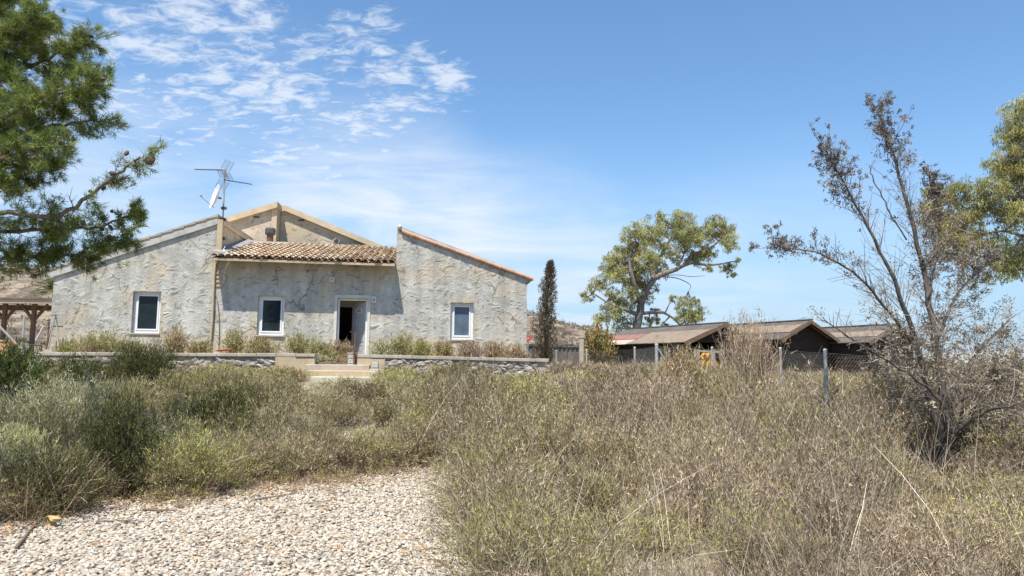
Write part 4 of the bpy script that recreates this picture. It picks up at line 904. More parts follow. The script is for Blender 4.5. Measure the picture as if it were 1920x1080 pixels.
lb1 = [(lv([(355, 780, 0), (380, 650, 0), (400, 570, 0), (450, 470, 0), (510, 430, 0), (600, 395, 0), (670, 345, 0), (695, 280, 0)]), .25, .07),
 (lv([(600, 395, 0), (680, 360, 0), (780, 370, 0), (860, 365, 0), (960, 345, 0)]), .12, .03), (lv([(390, 610, 0), (345, 480, -.8), (320, 340, -.8), (360, 210, -.8)]), .16, .04),
 (lv([(450, 470, 0), (495, 340, .5), (560, 220, .6), (630, 100, .4)]), .14, .03), (lv([(370, 670, 0), (300, 640, -.5), (200, 600, -.6), (100, 540, -.3)]), .14, .03),
 (lv([(385, 660, 0), (450, 655, 0), (520, 655, 0), (580, 690, 0), (620, 730, 0)]), .11, .05), (lv([(690, 300, 0), (760, 290, 0), (840, 240, 0), (890, 180, 0)]), .09, .03),
 (lv([(600, 395, 0), (650, 280, .3), (590, 210, .3), (560, 230, .3)]), .06, .02), (lv([(500, 440, 0), (600, 450, .3), (680, 490, .3), (670, 530, .3)]), .035, .01), (lv([(520, 435, 0), (600, 430, -.3), (690, 440, -.3), (770, 435, -.3)]), .03, .01)]
eb = at(1080+355*.3147, 380+780*.3147, 42)
euc('eucalyptus_tree', 'leaning eucalyptus with an open crown behind the first timber shed', (eb.x, eb.y, 1.0), 42, lb1, cl1, 2500, .17, .038, .024, .4)
# near eucalyptus at the right edge; trunk stands outside the frame
def q2(x, y): return (1440+x*.4444, 180+y*.4444)
cl2 = []
for (x, y, r, dy, e) in [(1060, 60, 60, 0, 0), (1080, 150, 80, 0, 0), (1000, 300, 60, 0, 0), (1060, 300, 90, 0, 1), (1040, 420, 90, .5, 1), (1060, 500, 60, -.5, 0), (960, 390, 50, -.3, 0), (900, 380, 45, 0, 0), (830, 390, 45, 0, 0), (780, 420, 55, .3, 0), (720, 440, 55, 0, 1), (700, 500, 55, -.3, 1), (760, 520, 55, 0, 1), (830, 540, 60, .3, 0), (880, 600, 55, 0, 1), (800, 620, 60, -.3, 1), (740, 640, 50, 0, 1), (720, 580, 50, 0, 1), (940, 700, 40, 0, 0), (1000, 680, 45, 0, 0), (1050, 720, 50, .3, 0), (940, 760, 30, 0, 0), (1000, 740, 36, 0, 0), (820, 680, 40, 0, 1), (900, 500, 40, .4, 0), (1150, 100, 120, 0, 0), (1180, 350, 140, 0, 0), (1150, 650, 100, 0, 0), (1300, 250, 160, 0, 0), (1300, 500, 160, 0, 0), (770, 560, 50, .2, 1), (860, 480, 50, 0, 0), (680, 460, 40, .2, 0), (930, 450, 50, .3, 0), (1000, 520, 50, .2, 1), (960, 620, 45, .1, 0), (1020, 200, 50, 0, 0), (690, 400, 30, 0, 0)]:
    a = q2(x, y); cl2.append((a[0], a[1], r*.4444*1.25, dy, e))
def l2(lst): return [(*q2(x, y), 19+d) for (x, y, d) in lst]
lb2 = [(l2([(1420, 1250, 0), (1400, 900, 0), (1350, 600, 0), (1330, 300, 0), (1340, 50, 0)]), .26, .1), (l2([(1370, 700, 0), (1200, 620, 0), (1080, 590, 0), (980, 570, 0), (860, 600, 0)]), .07, .015), (l2([(1350, 600, 0), (1200, 480, 0), (1050, 420, 0), (900, 440, 0), (780, 430, 0)]), .07, .015),
 (l2([(1340, 450, 0), (1200, 260, 0), (1080, 150, 0), (1040, 60, 0)]), .07, .015), (l2([(1080, 590, 0), (1040, 640, .1), (1000, 700, .1), (940, 740, .1)]), .03, .01), (l2([(980, 570, 0), (880, 590, 0), (800, 650, 0)]), .025, .01)]
eb = at(*q2(1420, 1250), 19)
euc('eucalyptus_tree', 'drooping yellow green eucalyptus hanging in from the right edge', (eb.x, eb.y, 0.9), 19, lb2, cl2, 5200, .12, .022, .012, .3)
# --- columnar cypress by the terrace corner
def cypress(loc, top_px, Y):
    o = tree_obj('cypress_tree', loc, 'narrow half dead brown cypress at the end of the rubble wall'); lz = loc[2]
    h = at(top_px[0], top_px[1], Y).z-lz; sc_ = Y/F; wt = MB(); pts = [(0, 0, 0), (.0, 0, h*.35), (.04, 0, h*.7), (.1, 0, h*.95)]
    wt.tube(pts, [.07, .055, .035, .012], 8); wt.build('trunk', M['bark_dark'], o, True); v = VB()
    prof_t = [0, .06, .15, .3, .42, .5, .62, .75, .85, .93, 1]; prof_r = [2, 9, 15, 17, 16, 12.5, 12, 11, 8, 6, 2]
    n = 6800; t = rng.random(n)**.95; az = rng.random(n)*6.283; r = np.interp(t, prof_t, prof_r)*sc_*(.3+.8*rng.random(n)**.6)*(1+.38*np.sin(az*3+t*31)+.25*np.sin(az*5-t*60))
    cx_ = np.interp(t, [0, .3, .6, 1], [-.02, -.03, .04, .13]); P = np.stack([cx_+r*np.cos(az), r*np.sin(az), .12+t*(h-.1)], 1)
    D = unit(np.stack([np.cos(az)*.55, np.sin(az)*.55, np.full(n, .95)], 1)+rng.normal(0, .4, (n, 3)))
    C = np.where((rng.random(n) < np.interp(t, [0, .3, .5, 1], [.2, .35, .2, .08]))[:, None], pal([(.19, .15, .055), (.13, .12, .045)], n), pal([(.17, .125, .09), (.25, .19, .14), (.12, .09, .065)], n))
    v.blades(P, D, rng.uniform(.05, .12, n), .022, C, leaf=True); v.build('crown', M['dry'], o)
q = at(1023, 684, 21.6); cypress((q.x, q.y, 1.45), (1031, 492), 21.6)
# --- dead cypress with several stems at the right
DC = gat(1765, 888); o = tree_obj('dead_cypress', (DC.x, DC.y, DC.z-.03), 'dead many stemmed cypress with bare leaning stems and brown clusters'); dv0 = Vector((DC.x, DC.y, DC.z-.03)); DYY = DC.y
wt = MB(); wb = MB(); v = VB()
TWC = [(.40, .345, .29), (.30, .25, .20), (.50, .44, .38), (.22, .18, .145)]; BRN = [(.235, .19, .135), (.32, .265, .195), (.155, .125, .095), (.42, .35, .26)]; MAU = [(.165, .14, .12), (.24, .205, .175), (.12, .10, .088)]
def dst(L_, r0, r1, obj): 
    sp = spline([at(px, py, DYY+d)-dv0 for (px, py, d) in L_], 6); sp[1:-1] += rng.normal(0, .008, sp[1:-1].shape); obj.tube([tuple(p) for p in sp], taper(len(sp), r0, r1), 7); return sp
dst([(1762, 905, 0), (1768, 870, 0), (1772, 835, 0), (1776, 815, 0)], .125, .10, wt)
stems = [  # pts, r0, density, length, tip clusters, tan clusters low
 ([(1770, 830, 0), (1745, 760, -.05), (1722, 660, -.1), (1690, 560, -.15), (1650, 470, -.2), (1600, 375, -.25), (1548, 278, -.3)], .055, 30, (.3, .75), 1),
 ([(1776, 825, .05), (1768, 740, .1), (1752, 640, .1), (1730, 500, .15), (1700, 380, .2), (1672, 280, .2), (1645, 205, .2)], .065, 30, (.3, .75), 1),
 ([(1722, 660, -.1), (1680, 600, -.3), (1610, 520, -.5), (1540, 478, -.6), (1460, 464, -.7)], .026, 26, (.2, .6), 1),
 ([(1740, 560, .1), (1755, 470, .3), (1752, 390, .4), (1742, 330, .4)], .025, 26, (.2, .5), 1),
 ([(1756, 640, .1), (1790, 560, .4), (1830, 510, .5), (1860, 480, .5)], .025, 24, (.25, .6), .6),
 ([(1780, 830, 0), (1800, 760, .2), (1812, 700, .3), (1850, 640, .5), (1905, 590, .7)], .045, 22, (.3, .7), .5),
 ([(1776, 820, 0), (1760, 750, -.4), (1700, 700, -.7), (1620, 650, -.9), (1545, 600, -1.0)], .028, 22, (.25, .6), .4),
 ([(1700, 450, .2), (1670, 400, .2), (1640, 340, .2), (1630, 310, .2)], .012, 8, (.12, .3), .1),
 ([(1785, 820, .1), (1840, 740, .3), (1890, 690, .4), (1960, 650, .5)], .035, 22, (.3, .7), .3),
 ([(1785, 815, .0), (1850, 770, -.4), (1900, 760, -.6), (1980, 740, -.8)], .03, 20, (.3, .7), .3),
 ([(1740, 740, 0), (1700, 690, .4), (1680, 640, .5), (1660, 590, .6)], .022, 24, (.25, .6), .3),
]
for k, (L_, r0, dens, lr, tc) in enumerate(stems):
    sp = dst(L_, r0, .007, wb)
    tips, tD, PT2 = side_twigs(None, v, sp, dens, lr, .12, .005, None, None, 4, -.15, TWC, flat=.9, along=1.15)
    up_ = np.array([0, 0, 1.]); f = (tips[:, 2]-0)/5.6
    if tc >= .6:
        end = sp[-1]; dist_ = np.linalg.norm(tips-end, axis=1); kk = rng.random(len(tips)) < np.exp(-(dist_/.62)**2)*1.2+.02; n = int(kk.sum())
        tufts(v, tips[kk], tD[kk], 16, .04, .015, MAU+BRN[:2], .8, .016)
        tufts(v, sp[-9:]+rng.normal(0, .05, (9, 3)), np.tile(up_, (9, 1)), 44, .055, .016, MAU, .8, .055)
    low = (tips[:, 2] < 3.1)&(rng.random(len(tips)) < np.where(tips[:, 0] > .1, .3, .04)); tufts(v, tips[low], tD[low], 16, .055, .014, BRN, .85, .04)
for (px, py, r, d, n) in [(1760, 430, 50, .4, 1100), (1745, 490, 45, .4, 900), (1800, 500, 45, .4, 800), (1720, 400, 30, .3, 350), (1550, 300, 22, -.3, 260), (1562, 345, 26, -.3, 240), (1655, 240, 20, .2, 320), (1670, 280, 22, .2, 300), (1700, 300, 16, .2, 160), (1735, 495, 12, .1, 260), (1810, 550, 38, .5, 500), (1880, 625, 16, .6, 260), (1850, 610, 40, .5, 420), (1820, 470, 30, .4, 300), (1790, 640, 50, .2, 600), (1740, 700, 55, -.2, 800), (1850, 700, 55, .4, 900), (1900, 730, 60, .3, 1000), (1820, 760, 50, .3, 700), (1880, 800, 50, .3, 700), (1700, 640, 40, -.2, 400), (1670, 610, 30, -.5, 250), (1860, 660, 45, .5, 600), (1800, 700, 40, -.4, 500), (1900, 700, 45, .2, 1200), (1905, 790, 50, .1, 1300), (1885, 850, 40, .1, 800), (1700, 760, 45, .2, 900), (1730, 650, 45, -.3, 800), (1660, 690, 40, -.4, 700), (1830, 840, 40, .4, 900), (1740, 600, 40, .3, 600)]:
    c = np.array(at(px, py, DYY+d)-dv0); rr = r/F*DYY; nb = n//(16 if py > 600 else 20); cc = c+rng.normal(0, .5*rr, (nb, 3)); tufts(v, cc, unit(rng.normal(0, 1, (nb, 3))), 16, .05, .017, BRN if py > 520 else MAU+BRN, .9, .026)
    PTx = np.stack([cc, cc+rng.normal(0, .12, (nb, 3))], 1); v.ribbons(PTx, np.full((nb, 2), .006), pal(TWC, nb))
wt.build('trunk', M['bark_dark'], o, True); wb.build('stems', simple('shade_toned_bark', (.045, .036, .03), (.19, .155, .125), 5, stretch=(2, 2, .7)), o, True); v.build('dead_foliage', M['dry'], o)  # stem bark darkened throughout to carry the shade at the tree's foot
# --- palm at the far left corner of the house
PL = empty('palm_tree', at(108, 560, 31)); PL.location.z = 1.2; tag(PL, 'small green palm behind the left corner of the farmhouse', 'tree'); pc = at(104, 545, 31)-PL.location
m_ = MB(); m_.tube([(0, 0, 0), (pc.x*.5, 0, pc.z*.5), (pc.x, pc.y, pc.z)], [.16, .13, .11], 9); m_.build('trunk', M['bark'], PL, True)
v = VB()
for k in range(30):
    a = 6.283*k/30+random.random()*.2; el = random.uniform(-.1, 1.2); d = np.array([math.cos(a)*math.cos(el), math.sin(a)*math.cos(el), math.sin(el)]); L_ = random.uniform(1.1, 1.6); t = np.linspace(0, 1, 12)[:, None]
    ax_ = np.array(pc)+d*L_*t+np.array([0, 0, -.7])*t**2*L_*.8; v.ribbons(ax_[None], np.linspace(.03, .008, 12)[None], pal([(.25, .25, .12)], 1)); n = 70; tt = rng.random(n); P = np.stack([np.interp(tt, t[:, 0], ax_[:, j]) for j in range(3)], 1)
    sd = np.cross(d, [0, 0, 1.]); sd /= np.linalg.norm(sd)+1e-6; D = unit(d*.8+sd*rng.choice([-1, 1], n)[:, None]*.8+np.array([0, 0, -.25])); v.blades(P, D, .3*(1.1-tt), .022, pal([(.13, .16, .06), (.20, .21, .09), (.27, .25, .12)], n), leaf=True)
v.build('crown', M['leafy'], PL)
# ================================================================ SHRUBS (individual)
def shrub(name, label, x0, x1, ytop, ybase, kind, group=None, Y=None, zb=None, cat='shrub', nt=170, ns=7000, asp=1.0, **kw):
    cxp = (x0+x1)/2
    b = gat(cxp, ybase) if Y is None else at(cxp, ybase, Y)
    if Y is not None: b.z = zb if zb is not None else float(hgt(b.x, b.y))
    Rr = (x1-x0)/2/F*b.y; Hh = max(.15, at(cxp, ytop, b.y).z-b.z)
    if Y is None: b.y += Rr*.6
    o = empty(name, b); tag(o, label, cat, group); v = VB()
    bush(v, 0, 0, 0, Rr, Hh, nt, ns, *kind, **kw); v.build('foliage', M['scrubleaf'], o)
    m = MB()
    for k in range(9):
        a = random.random()*6.283; m.tube(spline([(0, 0, -.05), (math.cos(a)*Rr*.2, math.sin(a)*Rr*.2, Hh*.25), (math.cos(a)*Rr*.5, math.sin(a)*Rr*.5, Hh*.6)], 3).tolist(), taper(7, .014, .005), 5)
    m.build('stems', M['bark_dark'], o, True); return o
kd = (DARKG, [(.12, .10, .08), (.17, .14, .11)]); kg = (GREEN, DRY); ks = (SAGE, PALE); ko = (OLIVE, MAUVE); kb = (BRN, DRY)
shrub('dark_shrub', 'large dark green shrub in pine shade before the left wall', 150, 318, 640, 748, kd, nt=420, ns=17000, sl=(.05, .12), sw=.009)
shrub('dark_shrub', 'dark green shrub spreading low at the left behind pale shrubs', 20, 190, 668, 752, kd, nt=330, ns=12000, sl=(.05, .12), sw=.009)
shrub('dark_shrub', 'dark upright twiggy shrub in the middle of the pale green scrub', 320, 470, 712, 850, (DARKG+GREEN[:1], [(.14, .11, .09)]), nt=300, ns=10000, sw=.008, upright=.35)
shrub('dark_shrub', 'tall dark green shrub in the left foreground above the gravel', 100, 275, 745, 945, kd, nt=340, ns=13000, sw=.007, upright=.3, sl=(.04, .1))
shrub('green_shrub', 'yellow green low shrub with brown underside at the gravel edge', 235, 440, 800, 940, (GREEN+LIME[:1], MAUVE), nt=360, ns=15000, sw=.006, upright=.7, sl=(.03, .08))
shrub('dark_shrub', 'dark shrub in the bottom left corner beside the gravel', -70, 150, 840, 985, (DARKG+[(.14, .13, .08)], DRY), nt=340, ns=12000, sw=.006, upright=.55, sl=(.03, .09))
shrub('pale_shrub', 'pale grey green feathery shrub at the left edge', -60, 190, 700, 865, ks, nt=420, ns=16000, sw=.007, upright=.55)
shrub('pale_shrub', 'small pale green shrub at the left edge above the dark corner shrub', -80, 60, 800, 935, (SAGE+LIME[:1], PALE), nt=260, ns=8000, sw=.006)
shrub('pine_sapling', 'bushy bright dark green sapling at the left edge below the pergola', -40, 78, 640, 725, ([(.10, .13, .035), (.15, .18, .05), (.06, .08, .025)], [(.14, .11, .09)]), nt=260, ns=9000, sw=.012, sl=(.06, .13), cat='shrub', Y=13.5, zb=.75)
shrub('dry_shrub', 'tall bare fan shaped shrub in front of the first shed gable', 1330, 1475, 596, 745, (DRY+MAUVE, PALE+DRY), nt=330, ns=5200, Y=14.5, upright=.22, sw=.007, sl=(.06, .2), tw=.011)
shrub('dry_shrub', 'brown dry shrub between the tall fence post and the gate frame', 1225, 1335, 652, 760, (OLIVE+DRY, DRY), nt=300, ns=7000, Y=15, upright=.35, sw=.009)
shrub('dry_shrub', 'brown shrub behind the wire right of the near fence post', 1600, 1740, 672, 820, (OLIVE+BRN, DRY), nt=300, ns=8000, Y=12.8, upright=.35, sw=.009)
shrub('red_leaf_shrub', 'orange and green leafed bush at the left end of the first shed', 1088, 1160, 612, 672, ([(.34, .20, .07), (.25, .24, .08), (.40, .25, .08), (.17, .19, .07)], DRY), nt=160, ns=5200, Y=36, zb=1.1, sw=.05, sl=(.1, .22))
shrub('dead_brush', 'heap of brown dead brush beside the dark foot of the dead cypress', 1790, 1870, 770, 905, (MAU+BRN, DRY), nt=260, ns=4000, Y=11.6, upright=.5, sw=.007, tw=.01)
# terrace plants along the facade
tp = [(185, 48, 618, kg, 'green shrub on the terrace left of the left window'), (130, 28, 640, kg, 'low green plant near the left house corner on the terrace'), (240, 34, 640, ks, 'pale plant below the left window'), (327, 30, 612, (DRY+OLIVE, DRY), 'dry brown plant right of the left window'), (372, 26, 640, ko, 'low brown plant before the drainpipe'), (438, 24, 618, (GREEN+OLIVE, DRY), 'round olive plant right of the drainpipe'), (490, 34, 634, ko, 'grey plant under the middle window'), (560, 30, 626, kg, 'green plant right of the middle window'), (600, 26, 642, kg, 'green plant left of the door'), (636, 32, 640, (MAUVE+OLIVE, MAUVE), 'mauve brown plant before the door opening'), (752, 24, 626, kg, 'tall green plant right of the door'), (715, 24, 640, ks, 'pale low plant by the right door jamb'), (790, 28, 638, (GREEN+LIME, DRY), 'bright green plant left of the right window'), (832, 26, 640, ko, 'brown plant at the left foot of the right window'), (880, 30, 640, (MAUVE, MAUVE), 'mauve plant below the right window'), (925, 26, 640, (MAUVE+OLIVE, DRY), 'grey brown plant right of the right window'), (965, 24, 648, (DRY, DRY), 'dry plant near the right house corner')]
for cx_, w, yt, kd_, lab in tp:
    base = hw(fac(cx_, 660, WT+1.6)[0], WT+random.uniform(.9, 2.4), 0)
    shrub('terrace_plant', lab, cx_-w, cx_+w, yt, 670, kd_, 'plants growing on the terrace', Y=base.y, zb=1.6, cat='plant', nt=150, ns=3600, sw=.012, upright=.35, sl=(.05, .12))
v = VB()
for k in range(46):
    s_ = random.uniform(fac(100, 660, WT)[0], fac(1000, 660, WT)[0]); q = hw(s_, WT+random.uniform(.6, 3.6), 0); bush(v, q.x, q.y, 1.6, random.uniform(.2, .4), random.uniform(.16, .36), 40, 700, random.choice([OLIVE, GREEN, MAUVE, DRY, SAGE]), DRY, sw=.011)
tag(v.build('terrace_weeds', M['scrubleaf']), 'low mixed weeds covering the terrace', 'weeds', kind='stuff')
# ================================================================ SCRUB MASSES
BL_ = [(-400, 1010), (0, 1000), (100, 965), (200, 945), (400, 932), (470, 918), (600, 905), (700, 895), (780, 882), (850, 862), (880, 850)]
BLX = [p[0] for p in BL_]; BLY = [gat(*p).y for p in BL_]
BR_ = [gat(860, 862), gat(846, 900), (gat(842, 960)), gat(846, 1020), gat(865, 1075)]
BRY = [p.y for p in BR_][::-1]; BRX = [p.x for p in BR_][::-1]
def bound_left(x):  # nearest distance of the left scrub for a bearing in pixels
    return np.interp(x, BLX, BLY)
gm = VB(); cnt = 0
def lowf(x, y, s, ph): return .5+.25*math.sin(x*s+ph)+.25*math.sin(y*s*1.3+ph*2.1)+.15*math.sin((x+y)*s*.6+ph)
random.seed(21)
def scatter(x0, x1, y0, y1, dens, ok, mind):
    out = []; st = dens**-.5
    for i in range(int((x1-x0)/st)+1):
        for j in range(int((y1-y0)/st)+1):
            x, y = x0+(i+random.uniform(-.15, 1.15))*st, y0+(j+random.uniform(-.15, 1.15))*st
            if ok(x, y): out.append((x, y))
    return out
def okL(x, y):
    px = 960+x/y*F
    if px < -350: return False
    if px < 880 and y < bound_left(px)+.3: return False
    if px >= 880 : return False
    if 120 < px < 330 and 11.2 < y < 13.4: return False
    q = Vector((x, y, 0))-Vector((HO.x, HO.y, 0)); t = q.dot(he)
    if t > WT-.35: return False
    sx = q.dot(hd); stx = ST.location-HO
    if abs(sx-stx.dot(hd)-.15) < .95 and t > WT-2.9: return False
    return True
edge_row = []
for px_ in range(-60, 880, 26):
    y_ = bound_left(px_)+.32+random.uniform(-.08, .3); edge_row.append(((px_+random.uniform(-8, 8)-960)/F*y_, y_))
    if px_ % 2: edge_row.append(((px_+13-960)/F*(y_+.6), y_+.6))
for (x, y) in edge_row+scatter(-15, 0.6, 7, 19.5, 1.55, okL, 0):
    px = 960+x/y*F; f = y/12; g = lowf(x, y, .8, 1); h2 = lowf(x, y, .6, 4.)
    big = random.uniform(.6, 1.35); H_ = float(np.interp(y, [9, 13, 15.5, 17], [.66, .80, .56, .33]))*big; R_ = .52*big; H_ *= .5 if (560 < px < 730 and y > 13.5) else 1; edge = y < bound_left(px)+1.1
    if edge: H_ *= .72
    sh = SAGE+GREEN if g < .4 else (GREEN+LIME if g < .7 else GREEN+OLIVE)
    if edge and random.random() < .45: sh = MAUVE+OLIVE
    elif random.random() < .2: sh = DARKG+GREEN[2:3]; H_ *= 1.2
    mix = (MAUVE+DRY, .10+.25*h2 if not edge else .4)
    cb_ = .86*random.uniform(.62, 1.35); sh = [tuple(c*cb_ for c in q) for q in sh]
    n = int(5600/max(f, .7)**1.0); bush(gm, x, y, float(hgt(x, y))-.02, R_, H_, int(120/max(f, .7)), n, sh, [(.30, .23, .17), (.22, .165, .12), (.42, .34, .26)], sl=(.025*f+.012, .06*f+.02), sw=.0042*f+.0015, upright=.42, mixp=mix, tw=.006*f)
for k in range(60):
    px_ = random.uniform(150, 880); y_ = bound_left(px_)-random.uniform(-.1, .35)**1 if random.random() < .8 else bound_left(px_)-random.uniform(.2, .9); x_ = (px_-960)/F*y_
    bush(gm, x_, y_, float(hgt(x_, y_))+.02, random.uniform(.08, .22), random.uniform(.06, .2), 14, 190, random.choice([MAUVE, OLIVE, GREEN, DRY]), DRY+[(.2, .15, .11)], sl=(.02, .06), sw=.004, tw=.004)
tag(gm.build('green_scrub', M['scrubleaf']), 'pale green and grey salt scrub between the gravel and the terrace wall', 'scrub', kind='stuff')
print('green scrub tris', sum(len(t) for t in gm.T))
dm = VB()
def okR(x, y):
    px = 960+x/y*F; lim = np.interp(y, BRY, BRX) if y < BRY[-1] else -.07*y
    if x < lim+(.46 if y < BRY[-1] else .1): return False
    if px > 2080: return False
    q = Vector((x, y, 0))-Vector((HO.x, HO.y, 0)); t = q.dot(he); s_ = q.dot(hd)
    if t > WT-.4 and s_ < wr1[0]+.2: return False
    return True
def put(x, y, near):
    px = 960+x/y*F; f = max(y/9, .42); g = lowf(x, y, .9, 2.); h2 = lowf(x, y, .7, 5.); h3 = lowf(x, y, 1.7, .7)
    big = random.uniform(.45, 1.5); H_ = big*float(np.interp(y, [3, 8, 12, 14, 16, 18, 30], [.50, .74, .98, .80, .54, .38, .40]))*(.45 if (y > 15 and px < 1040) else 1); R_ = .52*big
    if x < .7 and y < 9: H_ *= .75
    sh = DRY+MAUVE+MAUVE+PALE[1:2]+OLIVE if g < .62 else OLIVE+GREEN+MAUVE
    if h3 > .6: sh = LIME+GREEN+OLIVE
    mk_ = random.uniform(.62, .98); mix = ([tuple(c*mk_ for c in q) for q in PALE+MAUVE+DRY+OLIVE], .28+.22*h2)
    z = float(hgt(x, y))-.02; k = 1/max(f, .8)
    if px > 1660 and 6 < y < 10.9: H_ *= .42; sh = (LIME+GREEN+OLIVE+DRY) if h3 > .45 else sh
    if 1450 < px < 1730 and y > 13: H_ *= .55
    cb_ = .93*random.uniform(.5, 1.45); sh = [tuple(c*cb_ for c in q) for q in sh]
    bush(dm, x, y, z, R_, H_, int(120*k), int(4300*k), sh, [(.30, .24, .185), (.20, .15, .11), (.14, .105, .08), (.42, .36, .29)], sl=(.02*f+.015, .05*f+.03), sw=.0042*f+.0014, upright=.42, mixp=mix, tw=.0062*f+.002)
    gn = int((34 if h2 > .5 else 10)*k); grass(dm, x, y, z, R_*1.2, H_*random.uniform(1.0, 1.45), gn, PALE+PALE+MAUVE+DRY, .0034*f+.0014, .3)
for (x, y) in [(float(np.interp(q, BRY, BRX))+.34+random.uniform(0, .12), q) for q in np.arange(4.6, 10.4, .3)]+scatter(-.6, 8.5, 2.6, 10, 2.3, okR, 0): put(x, y, 1)
for (x, y) in scatter(-1.5, 16, 10, 20, 1.75, okR, 0): put(x, y, 0)
for px_ in range(836, 925, 16):
    for y_ in (11.2, 11.9, 12.7, 13.5): put((px_+random.uniform(-8, 8)-960)/F*y_, y_+random.uniform(-.2, .2), 0)
for (x, y) in scatter(-1, 27, 20, 34, .62, lambda x, y: okR(x, y) and not (5 < x < 21 and y > 30.5), 0): put(x, y, 0)
# a few long bleached stalks
for k in range(70):
    y = random.uniform(5, 15); x = random.uniform(.3, y*.66); z = float(hgt(x, y)); grass(dm, x, y, z, .12, random.uniform(.75, 1.05), 5, PALE, .005+y*.0003, .45)
tag(dm.build('dry_scrub', M['dry']), 'dense brown and grey dry scrub with pale stalks filling the right side', 'scrub', kind='stuff')
print('dry scrub tris', sum(len(t) for t in dm.T))
fm = VB()
for k in range(420):
    y = random.uniform(34, 110); x = random.uniform(-.1*y, .85*y)
    if 4 < x < 21 and y < 40: continue
    bush(fm, x, y, float(hgt(x, y)), random.uniform(.8, 1.5), random.uniform(.5, 1.1), 12, 220, random.choice([OLIVE, DRY, MAUVE, GREEN]), DRY, sw=.09, sl=(.15, .35), tw=.02)
tag(fm.build('distant_scrub', M['dry']), 'distant olive brown scrub on the plain behind the sheds', 'scrub', kind='stuff')
# ================================================================ GRAVEL, LITTER
xs = np.linspace(-8.5, 1.5, 60); ys = np.linspace(1.5, 14.5, 70)
sheet('gravel_bed', xs, ys, lambda X, Y: hgt(X, Y)+.006, M['gravelbed'])
n = 105000; y = rng.uniform(4.6, 13.2, n); x = rng.uniform(-8.2, 1.1, n); px = 960+x/y*F
k = (px > -120)&(px < 1010)&(y < np.interp(px, [-200, 870, 1010], [9.6, 14.5, 14.5]))&((px > 300)|(y < 9.6)); x, y = x[k], y[k]; n = len(x); print('pebbles', n)
s = rng.uniform(.55, 1.25, n)*.017; S = np.stack([s*rng.uniform(.9, 1.35, n), s*rng.uniform(.75, 1.05, n), s*rng.uniform(.45, .75, n)], 1)
P = np.stack([x, y, hgt(x, y)+.006+s*rng.uniform(.1, .9, n)], 1); v = VB()
stones(v, P, S, pal([(.42, .365, .285), (.49, .43, .345), (.37, .32, .25), (.44, .35, .25), (.27, .24, .20), (.40, .345, .27), (.55, .495, .41)], n, .15), False, .05)
tag(v.build('gravel', M['stonecol'], smooth=True), 'pale rounded gravel stones in the foreground', 'gravel', kind='stuff')
def curl(v, n, x, y, Ls, Ws, cols):
    z = hgt(x, y)+.042+rng.random(n)*.018; az = rng.random(n)*6.283; L_ = rng.uniform(Ls[0], Ls[1], n); k = 6; t = np.linspace(0, 1, k); wd_ = np.sin(np.pi*np.clip(t, .04, .97))
    cvx = rng.normal(0, .5, n); A = az[:, None]+cvx[:, None]*t[None]; dx = np.cumsum(np.cos(A), 1)*L_[:, None]/k; dy = np.cumsum(np.sin(A), 1)*L_[:, None]/k
    lift = (rng.random(n)*.3)[:, None]*L_[:, None]*(np.abs(t-.5)[None]*1.2); C_ = np.stack([x[:, None]+dx, y[:, None]+dy, z[:, None]+lift], 2); W_ = wd_[None]*rng.uniform(Ws[0], Ws[1], n)[:, None]
    nx = -np.sin(A); ny = np.cos(A); tl = rng.normal(0, .4, n)[:, None]; S_ = np.stack([nx, ny, np.broadcast_to(tl, nx.shape)], 2)
    Aa = C_-S_*W_[:, :, None]/2; Bb = C_+S_*W_[:, :, None]/2; V = np.stack([Aa, Bb], 2).reshape(-1, 3); b = (np.arange(n)*2*k)[:, None]; T = []
    for i in range(k-1): T.append(b+np.array([[2*i, 2*i+1, 2*i+3]])); T.append(b+np.array([[2*i, 2*i+3, 2*i+2]]))
    v.add(V, np.concatenate(T, 0), np.repeat(pal(cols, n), 2*k, 0))
v = VB(); LIT = [(.58, .32, .14), (.40, .23, .12), (.56, .40, .22), (.30, .18, .11), (.58, .46, .30)]
pts = []
while len(pts) < 4200:
    y = random.uniform(4.7, 12.6); x = random.uniform(-6.5, .2); px = 960+x/y*F
    if not -60 < px < 900: continue
    w = lowf(x, y, 2.3, .6); e = bound_left(px)-y
    if random.random() < (.15+.5*max(0, w-.5)+(.95 if -.7 < e < .7 else 0)): pts.append((x, y))
pts = np.array(pts); curl(v, len(pts), pts[:, 0], pts[:, 1], (.05, .13), (.008, .02), LIT)
tag(v.build('leaf_litter', M['leafy']), 'orange brown fallen leaves and bark strips scattered on the gravel', 'leaves', kind='stuff')
for (a, b, r, lab) in [((478, 942), (556, 930), .012, 'grey brown stick near the scrub edge in the middle of the gravel'), ((268, 962), (330, 965), .014, 'short pale stick below the yellow green shrub'), ((180, 985), (270, 985), .011, 'thin brown stick right of the curled bark piece'), ((30, 1035), (90, 965), .016, 'dark stick lying in the shade at the bottom left'), ((570, 950), (640, 945), .007, 'thin reddish twig on the gravel centre')]:
    A_ = gat(*a); B_ = gat(*b); A_.z += .035; B_.z += .04; m_ = MB(); mid = (B_-A_)*.5+Vector((random.uniform(-.03, .03), random.uniform(-.04, .04), .005)); m_.tube(spline([(0, 0, 0), mid, B_-A_], 5).tolist(), taper(11, r, r*.45), 7)
    m_.tube([mid, mid+Vector((.08, .05, .01))], [r*.5, r*.2], 5); o = m_.build('stick', M['wood_old'] if r > .013 else M['greycable'], smooth=True); o.location = A_; tag(o, lab, 'stick', 'sticks on the gravel')
c = gat(95, 992); m_ = MB()
